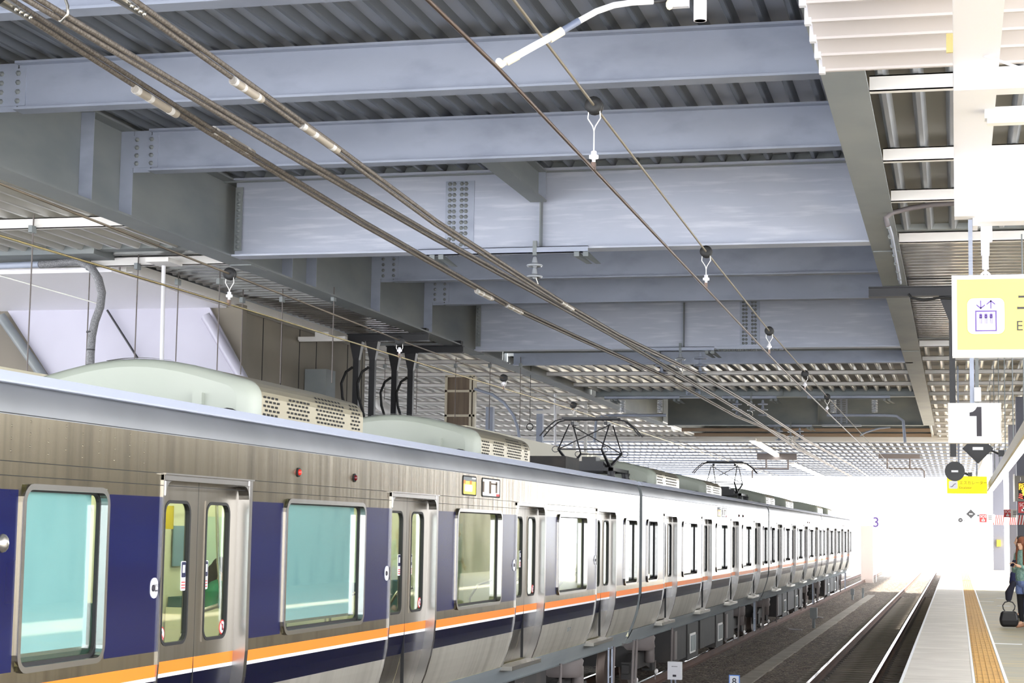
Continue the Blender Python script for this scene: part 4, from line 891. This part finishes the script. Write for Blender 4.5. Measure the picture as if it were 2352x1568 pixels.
                MB().lathe([(.05, xx-.009), (.05, xx-.007)], (0, cy, 2.07), 0, 20).build('round_sticker', sred2, lo)
                MB().lathe([(.04, xx-.007), (.04, xx-.005)], (0, cy, 2.07), 0, 20).build('sticker_face', whitef, lo)
                MB().prism([(cy-.03, 2.1), (cy-.022, 2.105), (cy+.03, 2.045), (cy+.022, 2.04)], 0, xx-.005, xx-.004).build('slash_mark', sred2, lo)
                MB().prism([(cy+u, 2.07+v_) for u, v_ in rrect(.022, .045, .008)], 0, xx-.005, xx-.0045).build('hand_mark', numblk, lo)
        if fine:
            h = MB().prism([(a-.07+u, 2.37+v_) for u, v_ in rrect(.1, .125, .045)], 0, SX, SX+.006).build('door_button', whitef, car)
            MB().lathe([(.022, SX+.006), (.018, SX+.014)], (0, a-.09, 2.37), 0, 14).build('button', numblk, h)
            if di == 0:
                t = text('あける', .022, (SX+.0075, a-.05, 2.385), numblk, h, rot=(PI/2, 0, PI/2), thick=.0005); text('Open', .024, (SX+.0075, a-.05, 2.355), numblk, h, rot=(PI/2, 0, PI/2), thick=.0005)
    for i, y in enumerate((F(4.72), F(6.03)) if k == 0 else (F(13.2), F(14.0))):
        l = MB().lathe([(.035, SX), (.035, SX+.008)], (0, y, 3.165), 0, 16).build('side_lamp', dark, car)
        MB().ell((SX+.01, y, 3.165), (.018, .024, .024), 12).build('lamp_lens', lampr if (i == 0 and k == 0) else mat('dark_red_lens', (90, 20, 24), .2), l)
    if k < 2:
        for i, (a, b) in enumerate(((9.4, 9.92), (10.16, 10.92))):
            a, b = F(a), F(b); z0, z1 = 3.1, 3.3
            r = MB(); ring(r, a, b, z0, z1, .03, .014, SX+.006, SX-.02); fr = r.build('destination_frame', rubber, car)
            if i == 0:
                MB().box(SX, SX+.0025, a+.01, b-.01, z0+.01, z1-.01).build('yellow_sign', mat('sign_yellow', (240, 210, 40), .4, emit=.25), fr)
                MB().box(SX+.0025, SX+.0035, a+.02, b-.01, z1-.055, z1-.012).build('grey_top', zinc_d, fr); MB().box(SX+.0035, SX+.0045, b-.17, b-.02, z1-.03, z1-.012).build('white_patch', whitef, fr)
                MB().prism([(a+.22+u, z0+.075+v_) for u, v_ in rrect(.3, .07, .02)], 0, SX+.0025, SX+.0035).build('pale_panel', mat('pale_pink', (226, 200, 206), .5), fr)
                for yy in (a+.06, a+.3): MB().box(SX+.0035, SX+.0045, yy-.04, yy+.04, z1-.085, z1-.05).build('orange_patch', orange, fr)
            else:
                MB().box(SX, SX+.0025, a+.01, b-.01, z0+.01, z1-.01).build('white_sign', whitef, fr)
                mb = MB(); yy = a+.06
                for (u0, u1, v0, v1) in ((.0, .07, .05, .16), (.27, .36, .04, .17), (.36, .6, .135, .152), (.55, .62, .05, .17)): mb.box(SX+.0025, SX+.0035, a+.02+u0, a+.02+u1, z0+v0, z0+v1)
                mb.build('sign_reflection', brw, fr); MB().box(SX+.0025, SX+.0035, b-.16, b-.02, z0+.01, z0+.04).build('red_patch', sred2, fr)  # brown strokes paint a reflection on the white sign
    if k == 0:
        text('207-32', .075, (xo(1.5)+.004, F(14.9), 1.5), zinc_d, car, 'car_number', rot=(PI/2+.12, 0, PI/2), thick=.001)
        MB().ell((SX+.02, 8.47, 2.65), (.03, .05, .05), 12).build('door_cock', stainp, car)
        # embossed dimples near the car end
        for i in range(9):
            for j in range(6): MB().ell((SX, 8.55+.2*i, 3.13+.033*j), (.002, .009, .006), 8).build('rivet', stain, car) if (j+i) % 2 == 0 else None
    for (yf, Lc) in acs: ac_unit(car, yf, Lc, fine)
    for yc in pants: panto(car, yc)
    if k == 0:
        MB().box(-6.7, -5.7, 26.6, 27.6, 3.66, 3.88).build('roof_box', underm, car)
    bogie(car, F(3.1)); bogie(car, F(16.9))
    for i, (a, b, z0, mi) in enumerate(((5.2, 6.9, .38, 0), (7.1, 8.6, .3, 0), (8.9, 11.2, .42, 0), (11.4, 12.6, .3, 0), (12.9, 14.6, .36, 0))):
        bx = MB().box(-7.3, -5.08, F(a), F(b), z0, 1.02).build('underfloor_box', underm, car)
        if i in (1, 3):
            g = MB(); w0 = F(a)+.3; g.box(-5.08, -5.06, w0, w0+.7, z0+.12, z0+.5)
            for t in range(4): g.box(-5.06, -5.045, w0+.19*t, w0+.19*t+.1, z0+.16, z0+.46, 1)
            g.build('louvre_panel', [offw, zinc_d], bx)
        if i in (0, 4): MB().box(-5.08, -5.05, F(a)+.1, F(a)+.35, z0+.05, .95).build('cover_panel', underg, bx)
    for y in (F(.7), F(1.0), F(19.0), F(4.75), F(15.2)):
        MB().tube([(-5.04, y, .25), (-5.02, y, 1.04)], .022, 6).build('drop_bar', underg, car)
    st = MB()
    for y in (F(18.7), F(18.98)): st.tube([(-5.05, y, .3), (-5.05, y, 1.04)], .015, 6)
    for z in (.3, .6): st.tube([(-5.05, F(18.7), z), (-5.05, F(18.98), z)], .012, 6)
    st.build('step_ladder', zinc, car)
    if k < 3: MB().box(-7.5, -5.25, yb, yb+.26, 1.2, 3.45).build('gangway', dark, car); 
    if interior:
        it = MB(); it.box(-7.62, -7.6, ya+.05, yb-.05, 1.15, 3.3); it.box(-7.6, -4.95, ya+.05, yb-.05, 3.28, 3.3); it.box(-7.6, -5.0, ya+.05, yb-.05, 1.12, 1.16, 1); it.box(-7.6, -4.95, yb-.1, yb-.06, 1.15, 3.28); it.box(-7.6, -4.95, ya+.05, ya+.08, 1.15, 3.28)
        io = it.build('interior_lining', [intm, mat('interior_floor', (120, 116, 104), .6)], car)
        for x in (-7.0, -5.7): MB().box(x-.06, x+.06, ya+1, yb-1, 3.22, 3.27).build('ceiling_light', mat('saloon_light', (255, 250, 225), .5, emit=4), io)
        for a, b in wins: MB().box(-7.6, -7.585, a, b, 2.0, 2.85).build('far_window_blind', mat('saloon_window', (196, 214, 190), .4), io)
        for i in range(len(doors)-1):
            a, b = doors[i]+.85, doors[i+1]-.85
            MB().box(-7.58, -7.05, a, b, 1.4, 1.55).box(-7.58, -7.45, a, b, 1.55, 2.05).build('bench_seat', seatm, io)
            for y in (a-.03, b+.03):
                MB().box(-7.58, -7.0, y-.02, y+.02, 1.3, 1.95).build('seat_partition', intm, io)
                MB().tube([(-7.0, y, 1.2), (-7.0, y, 2.0), (-7.05, y, 2.4), (-7.1, y, 3.25)], .016, 8).build('grab_pole', stainp, io)
                MB().tube([(-5.3, y, 1.2), (-5.3, y, 2.0), (-5.2, y, 2.15), (-5.05, y, 2.2)], .016, 8).build('grab_pole', stainp, io)
        for x in (-6.9, -5.8): MB().tube([(x, ya+.5, 3.0), (x, yb-.5, 3.0)], .014, 6).build('strap_rail', stainp, io)
        for i in range(18):
            y = 10.3+i*.33*(1 if i < 9 else 1); x = -5.8 if i % 2 else -6.9
            MB().tube([(x, y, 3.0), (x, y, 2.9)]+[(x, y+.05*math.sin(a*PI/6), 2.85+.05*math.cos(a*PI/6)) for a in range(13)], .008, 6).build('hand_strap', crm, io)
        MB().box(-7.02, -6.88, 15.2, 15.21, 2.72, 2.93).build('hanging_poster', mat('poster_yellow', (236, 206, 50), .5), io)
        MB().box(-7.58, -7.565, 16.75, 17.15, 2.35, 2.75).build('wall_poster', mat('poster_blue', (120, 150, 170), .5), io)
    return car
build_car(0, 8.1, 19.97, 'nearest stainless train car with navy panels and orange stripe', True, True, [(13.0, 2.65), (19.72, 2.6)], [])
build_car(1, 28.07, 19.95, 'second train car carrying the raised pantograph near its front end', False, False, [(32.19, 2.9), (38.95, 2.7)], [31.42])
build_car(2, 48.02, 19.4, 'third train car from the camera, pale in the backlight', False, False, [(51.67, 2.6), (57.9, 2.7)], [50.6])
build_car(3, 67.42, 19.4, 'farthest train car at the end of the train', False, False, [(71.5, 2.7), (77.5, 2.7)], [])
# ------------------------------------------------------------------ far fittings under the roof
for i, (b0, b1, by, p0_, p1_, t0, t1, tyy, dn) in enumerate(((1739, 1830, 1053, 1760, 1810, 1728, 1812, 1076, 1728), (2018, 2113, 1050, 2038, 2090, 2041, 2123, 1076, 2123))):
    Y = 98; g = empty('insulator_bracket', (0, 0, 0), ['small dark trapeze bracket under the far roof above the train', 'small dark trapeze bracket under the far roof left of the number 1 sign'][i], 'bracket')
    a, b = at(b0, by, 1, Y), at(b1, by, 1, Y); MB().box(a.x, b.x, Y-.08, Y+.08, a.z-.06, 7.16).build('channel', underg, g)
    for px in (p0_, p1_): p = at(px, by, 1, Y); q = at(px, tyy, 1, Y); MB().tube([(p.x, Y, p.z-.05), (p.x, Y, q.z)], .05, 8).build('rod_insulator', underg, g)
    a, b, c = at(t0, tyy, 1, Y), at(t1, tyy, 1, Y), at(dn, 1098, 1, Y); zz = (a.z+b.z)/2
    e = (b.x, a.x)[i == 0]; s_ = 1 if i else -1
    MB().tube([((a.x, b.x)[i == 0], Y, zz), (e-s_*.15, Y, zz), (e, Y, zz-.12), (e, Y, c.z)], .04, 8).build('support_tube', underg, g)
for i, ((xa_, ya_), (xb_, yb_)) in enumerate((((1728, 1012), (1800, 1057)), ((1818, 1066), (1892, 1097)), ((1700, 1068), (1726, 1080)))):
    a, b = at(xa_, ya_, 2, 6.95), at(xb_, yb_, 2, 6.95); g = empty('strip_light', (a+b)/2, ['white light strip slanting under the far roof, nearest of the row', 'white light strip slanting under the far roof, middle of the row', 'short white light strip under the far roof at the left'][i], 'light fixture')
    L = (b-a).length; g.rotation_euler.z = math.atan2(b.y-a.y, b.x-a.x)
    MB().box(-L/2, L/2, -.15, .15, 0, .12).build('housing', offw, g); MB().box(-L/2, L/2, -.12, .12, -.03, 0).build('tube_cover', mat('lit_tube', (255, 255, 250), .5, emit=3), g)
    for t in (-.4, .4): MB().box(L*t-.02, L*t+.02, -.02, .02, .12, .25).build('hanger', underg, g)
p = at(2012, 1200, 1, 120); g = empty('platform_number_sign', p, 'tiny faded sign with the number 3 far away in the bright opening', 'sign')
MB().prism(rrect(.7, 1.1, .2), 1, 0, .06).build('sign_plate', whitef, g); text('3', .9, (0, -.01, 0), pu, g); MB().box(-.03, .03, .01, .05, -p.z-.6, -.5).build('post', offw, g)
p = at(1991, 1225, 1, 118); tag(MB().box(p.x-.38, p.x+.38, 118, 118.5, -.6, p.z+.5).build('kiosk_box', mat('pale_beige', (214, 196, 186), .6)), 'pale beige box standing far away in the bright opening', 'box')
g = empty('cable_coil', at(1217, 980, 1, 48), 'small coiled black cable loop hanging left of the pantograph', 'cable coil')
MB().tube([(.09*math.cos(a*PI/8), 0, .09*math.sin(a*PI/8)) for a in range(17)], .012, 8).build('loop', rubber, g); MB().tube([(0, 0, .09), (0, 0, 2.3)], .008, 6).build('hanger', rubber, g)
# ------------------------------------------------------------------ people
skinm = mat('skin', (222, 178, 150), .55)
def capsule(mb, a, b, ra, rb, n=6):
    a, b = Vector(a), Vector(b); d = (b-a); pts = []; R = []
    for i in range(4): t = PI/2*(i/4); pts.append(a-d.normalized()*ra*math.cos(t)); R.append(max(ra*math.sin(t), .001))
    pts.append(a); R.append(ra); pts.append(b); R.append(rb)
    for i in range(1, 5): t = PI/2*(1-i/4); pts.append(b+d.normalized()*rb*math.cos(t)); R.append(max(rb*math.sin(t), .001))
    mb.tube(pts, R, 12)
def fused(mb, name, m, parent, vox=.008):
    o = mb.build('tmp_'+name, m); r = o.modifiers.new('r', 'REMESH'); r.mode = 'VOXEL'; r.voxel_size = vox; r.use_smooth_shade = True
    s = o.modifiers.new('s', 'SMOOTH'); s.iterations = 3; s.factor = .5
    me = bpy.data.meshes.new_from_object(o.evaluated_get(bpy.context.evaluated_depsgraph_get())); bpy.data.objects.remove(o)
    me.materials.clear(); me.materials.append(m)
    for p in me.polygons: p.use_smooth = True
    n = bpy.data.objects.new(name, me); C.objects.link(n); n.parent = parent; return n
def head(mb, c, yaw_dir):
    """c: head centre, faces -x in local space, tilted down a little"""
    x, y, z = c
    mb.ell((x, y, z+.01), (.092, .076, .11), 20); mb.ell((x-.02, y, z-.05), (.066, .058, .07), 16); mb.ell((x-.055, y, z-.085), (.03, .03, .025), 12)
    capsule(mb, (x-.088, y, z+.0), (x-.104, y, z-.03), .011, .014); mb.ell((x-.087, y, z-.066), (.012, .026, .009), 10)
    for s in (-1, 1): mb.ell((x+.005, y+s*.078, z-.01), (.018, .01, .03), 10); mb.ell((x-.082, y+s*.03, z+.004), (.012, .017, .009), 10)
    capsule(mb, (x+.012, y, z-.06), (x+.03, y, z-.17), .052, .058)
def hand(mb, w, d, up, curl=.5, s=1):
    """palm from wrist w along d; four fingers and a thumb"""
    w, d, up = Vector(w), Vector(d).normalized(), Vector(up).normalized(); sd = d.cross(up).normalized()
    capsule(mb, w, w+d*.05, .026, .03); 
    for i, L in enumerate((.062, .07, .066, .052)):
        b = w+d*.075+sd*(.026-.0175*i); k1 = b+(d*(1-curl*.4)+up*curl*.5).normalized()*L*.5; k2 = k1+(d*(1-curl)+up*curl).normalized()*L*.5
        capsule(mb, b-d*.02, k1, .0095, .009); capsule(mb, k1, k2, .0088, .0075)
    b = w+d*.025+sd*.03; capsule(mb, b, b+(d*.5+sd*.6+up*.4).normalized()*.04, .012, .0105); capsule(mb, b+(d*.5+sd*.6+up*.4).normalized()*.04, b+(d*.9+sd*.5+up*.6).normalized()*.07, .0105, .009)
# woman looking at her phone
G = empty('person', (1.22, 35.3, 1.1), 'woman with long auburn hair, teal cardigan and denim shorts looking down at a phone', 'person', rz=math.radians(48))
b = MB()
head(b, (-.05, 0, 1.545), 0)
for a_, c_, ra, rb in (((0, 0, 1.36), (0, 0, 1.12), .115, .1), ((0, .07, 1.36), (0, -.07, 1.36), .075, .075), ((0, 0, 1.1), (0, 0, .92), .1, .125), ((0, .1, 1.33), (0, .14, 1.33), .06, .055), ((0, -.1, 1.33), (0, -.14, 1.33), .06, .055)): capsule(b, a_, c_, ra, rb)
capsule(b, (0, .08, .88), (-.015, .085, .5), .085, .055); capsule(b, (-.015, .085, .5), (.01, .08, .12), .056, .035); capsule(b, (.01, .08, .1), (-.11, .08, .035), .034, .028)
capsule(b, (0, -.08, .88), (.02, -.09, .5), .085, .055); capsule(b, (.02, -.09, .5), (.05, -.09, .12), .056, .035); capsule(b, (.05, -.09, .1), (-.07, -.1, .035), .034, .028)
for s in (-1, 1):
    capsule(b, (0, s*.16, 1.33), (-.02, s*.2, 1.07), .046, .036); capsule(b, (-.02, s*.2, 1.07), (-.2, s*.07, 1.13), .034, .023)
    hand(b, (-.205, s*.065, 1.135), (-.8, -s*.35, .25), (0, 0, 1), .6)
fused(b, 'body', skinm, G)
hair = mat('auburn_hair', (136, 78, 48), .6, noise=((90, 90, 4), (104, 56, 34), 2, .4, .6))
hb = MB(); hb.ell((-.035, 0, 1.575), (.108, .095, .115), 18); capsule(hb, (.03, 0, 1.56), (.07, 0, 1.25), .085, .07)
for s in (-1, 1): capsule(hb, (-.06, s*.075, 1.56), (-.075, s*.085, 1.36), .035, .04); capsule(hb, (-.075, s*.085, 1.36), (-.1, s*.085, 1.17), .04, .022)
ho = fused(hb, 'hair', hair, G)
cdg = mat('teal_cardigan', (142, 172, 160), .9, noise=((40, 40, 40), (104, 144, 138), 4, .45, .62)); cb = MB()
capsule(cb, (0, 0, 1.36), (0, 0, 1.0), .128, .15); capsule(cb, (0, .09, 1.35), (0, -.09, 1.35), .088, .088)
capsule(cb, (0, 0, 1.02), (0, 0, .93), .155, .16)
for s in (-1, 1): capsule(cb, (0, s*.15, 1.34), (-.02, s*.205, 1.06), .062, .055); capsule(cb, (-.02, s*.205, 1.06), (-.16, s*.1, 1.115), .052, .042)
fused(cb, 'cardigan', cdg, G)
sb = MB(); capsule(sb, (0, 0, .9), (0, 0, .86), .14, .145)
for s in (-1, 1): capsule(sb, (0, s*.075, .86), (-.005, s*.085, .68), .1, .098)
fused(sb, 'denim_shorts', mat('denim', (104, 122, 172), .85, noise=((50, 50, 50), (124, 142, 188), 3, .45, .6)), G)
sb = MB()
capsule(sb, (0, .08, .74), (-.015, .085, .5), .078, .06); capsule(sb, (-.015, .085, .5), (.01, .08, .12), .06, .04)
capsule(sb, (0, -.08, .74), (.02, -.09, .5), .078, .06); capsule(sb, (.02, -.09, .5), (.05, -.09, .12), .06, .04)
fused(sb, 'black_leggings', mat('black_fabric', (26, 26, 30), .9), G)
sb = MB(); capsule(sb, (.03, .08, .045), (-.13, .08, .03), .042, .034); capsule(sb, (.07, -.1, .045), (-.09, -.1, .03), .042, .034)
fused(sb, 'shoes', mat('tan_shoes', (190, 140, 110), .6), G)
ph = empty('smartphone', (.0, 0, 0), 'small dark smartphone held by the woman with auburn hair', 'phone'); ph.location = G.location+Matrix.Rotation(math.radians(48), 3, 'Z')@Vector((-.3, 0, 1.19)); ph.rotation_euler = (0, math.radians(35), math.radians(48))
MB().box(-.006, .006, -.036, .036, -.07, .07).build('phone_case', mat('phone_dark', (40, 40, 60), .3), ph)
jk = empty('jacket', (1.0, 35.1, 1.68), 'dark jacket hanging from the crook of the woman with auburn hair', 'jacket')
jb = MB(); capsule(jb, (.02, 0, .24), (-.06, 0, .06), .05, .075); capsule(jb, (-.06, 0, .06), (-.07, 0, -.04), .075, .06); fused(jb, 'cloth', mat('dark_jacket', (34, 34, 48), .9), jk, .01)
bgm = mat('black_leather', (24, 24, 28), .35)
for i, (x, y, lb) in enumerate(((.93, 35.0, 'shiny black handbag with a ring handle on the platform at the woman\'s feet'), (1.38, 35.6, 'black bag behind the feet of the standing woman at the right edge'))):
    bg_ = empty('handbag', (x, y, 1.1), lb, 'bag'); mb = MB()
    mb.add([(-.14, -.09, .02), (.14, -.09, .02), (.14, .09, .02), (-.14, .09, .02), (-.18, -.11, .14), (.18, -.11, .14), (.18, .11, .14), (-.18, .11, .14), (-.14, -.06, .31), (.14, -.06, .31), (.14, .06, .31), (-.14, .06, .31)], [(0, 3, 2, 1), (8, 9, 10, 11)]+[(k+j, k+(j+1) % 4, k+4+(j+1) % 4, k+4+j) for k in (0, 4) for j in range(4)])
    o = mb.build('bag_body', bgm, bg_); m = o.modifiers.new('b', 'BEVEL'); m.width = .05; m.segments = 5
    MB().tube([(-.06, 0, .29), (-.1, 0, .35), (-.11, 0, .41), (-.07, 0, .47), (0, 0, .49), (.07, 0, .47), (.11, 0, .41), (.1, 0, .35), (.06, 0, .29)], .011, 8).build('handle', bgm, bg_)
# man behind
G = empty('person', (1.3, 39.5, 1.1), 'dark haired person in a white shirt standing behind the woman with auburn hair', 'person', rz=math.radians(10))
b = MB(); head(b, (-.02, 0, 1.585), 0)
for a_, c_, ra, rb in (((0, 0, 1.38), (0, 0, 1.12), .125, .11), ((0, .09, 1.39), (0, -.09, 1.39), .075, .075), ((0, 0, 1.1), (0, 0, .95), .11, .12)): capsule(b, a_, c_, ra, rb)
for s in (-1, 1):
    capsule(b, (0, s*.09, .9), (0, s*.1, .5), .085, .058); capsule(b, (0, s*.1, .5), (.02, s*.1, .12), .056, .04); capsule(b, (.02, s*.1, .09), (-.12, s*.1, .04), .036, .03)
    capsule(b, (0, s*.19, 1.38), (.02, s*.24, 1.1), .05, .04); capsule(b, (.02, s*.24, 1.1), (-.1, s*.22, .88), .038, .027); hand(b, (-.105, s*.22, .87), (-.3, 0, -1), (-1, 0, 0), .3)
fused(b, 'body', skinm, G)
hb = MB(); hb.ell((.0, 0, 1.615), (.103, .088, .1), 16); fused(hb, 'hair', mat('dark_hair', (40, 32, 30), .6), G)
cb = MB(); capsule(cb, (0, 0, 1.38), (0, 0, 1.0), .14, .14); capsule(cb, (0, .12, 1.39), (0, -.12, 1.39), .085, .085)
for s in (-1, 1): capsule(cb, (0, s*.19, 1.38), (.015, s*.225, 1.18), .068, .062)
fused(cb, 'white_shirt', mat('shirt_white', (226, 222, 226), .8), G)
sb = MB(); capsule(sb, (0, 0, .97), (0, 0, .9), .13, .13)
for s in (-1, 1): capsule(sb, (0, s*.09, .88), (.0, s*.1, .5), .1, .075); capsule(sb, (0, s*.1, .5), (.02, s*.1, .1), .075, .065)
fused(sb, 'navy_trousers', mat('navy_cloth', (40, 42, 78), .9), G)
sb = MB()
for s in (-1, 1): capsule(sb, (.04, s*.1, .045), (-.15, s*.1, .035), .044, .036)
fused(sb, 'shoes', bgm, G)
sb = empty('shoulder_bag', (1.14, 39.2, 2.0), 'navy shoulder bag carried by the person in the white shirt', 'bag'); cb = MB(); capsule(cb, (0, 0, 0), (0, 0, -.16), .07, .09); fused(cb, 'bag_body', mat('navy_cloth', (40, 42, 78), .9), sb, .01); MB().tube([(0, 0, .05), (.05, .05, .3), (.1, .15, .5)], .012, 8).build('strap', mat('navy_cloth', (40, 42, 78), .9), sb)
# passengers on the far bench, seen through the first door
def seated(y, hairm, top, label, legs):
    G = empty('person', (-7.2, y, 1.15), label, 'person', rz=PI)
    b = MB(); head(b, (-.06, 0, 1.16), 0)
    for a_, c_, ra, rb in (((-.02, 0, .95), (.03, 0, .65), .12, .11), ((-.02, .1, .96), (-.02, -.1, .96), .07, .07), ((.03, 0, .6), (.03, 0, .48), .12, .13)): capsule(b, a_, c_, ra, rb)
    for s in (-1, 1):
        capsule(b, (0, s*.09, .45), (-.42, s*.1, .46), .085, .058); capsule(b, (-.42, s*.1, .46), (-.42, s*.1, .1), .056, .036); capsule(b, (-.42, s*.1, .07), (-.54, s*.1, .035), .035, .028)
        capsule(b, (-.02, s*.19, .94), (-.04, s*.24, .68), .048, .038); capsule(b, (-.04, s*.24, .68), (-.25, s*.13, .56), .036, .026); hand(b, (-.255, s*.125, .56), (-.9, -s*.3, 0), (0, 0, -1), .4)
    fused(b, 'body', skinm, G, .01)
    hb = MB(); hb.ell((-.04, 0, 1.19), (.105, .092, .11), 16); capsule(hb, (.03, 0, 1.15), (.04, 0, .98), .08, .06); fused(hb, 'hair', hairm, G, .01)
    cb = MB(); capsule(cb, (-.02, 0, .95), (.03, 0, .55), .135, .14); capsule(cb, (-.02, .12, .96), (-.02, -.12, .96), .08, .08)
    for s in (-1, 1): capsule(cb, (-.02, s*.19, .94), (-.035, s*.23, .76), .064, .058)
    fused(cb, 'shirt', top, G, .01)
    lb = MB()
    for s in (-1, 1): capsule(lb, (0, s*.09, .46), (-.42, s*.1, .47), .1, .075); capsule(lb, (-.42, s*.1, .47), (-.42, s*.1, .15), .072, .06)
    fused(lb, 'trousers', legs, G, .01)
seated(17.0, mat('dark_hair', (40, 32, 30), .6), mat('green_shirt', (40, 130, 96), .8), 'seated passenger with dark hair and green shirt behind the first train door window', mat('blue_jeans', (110, 150, 190), .85))
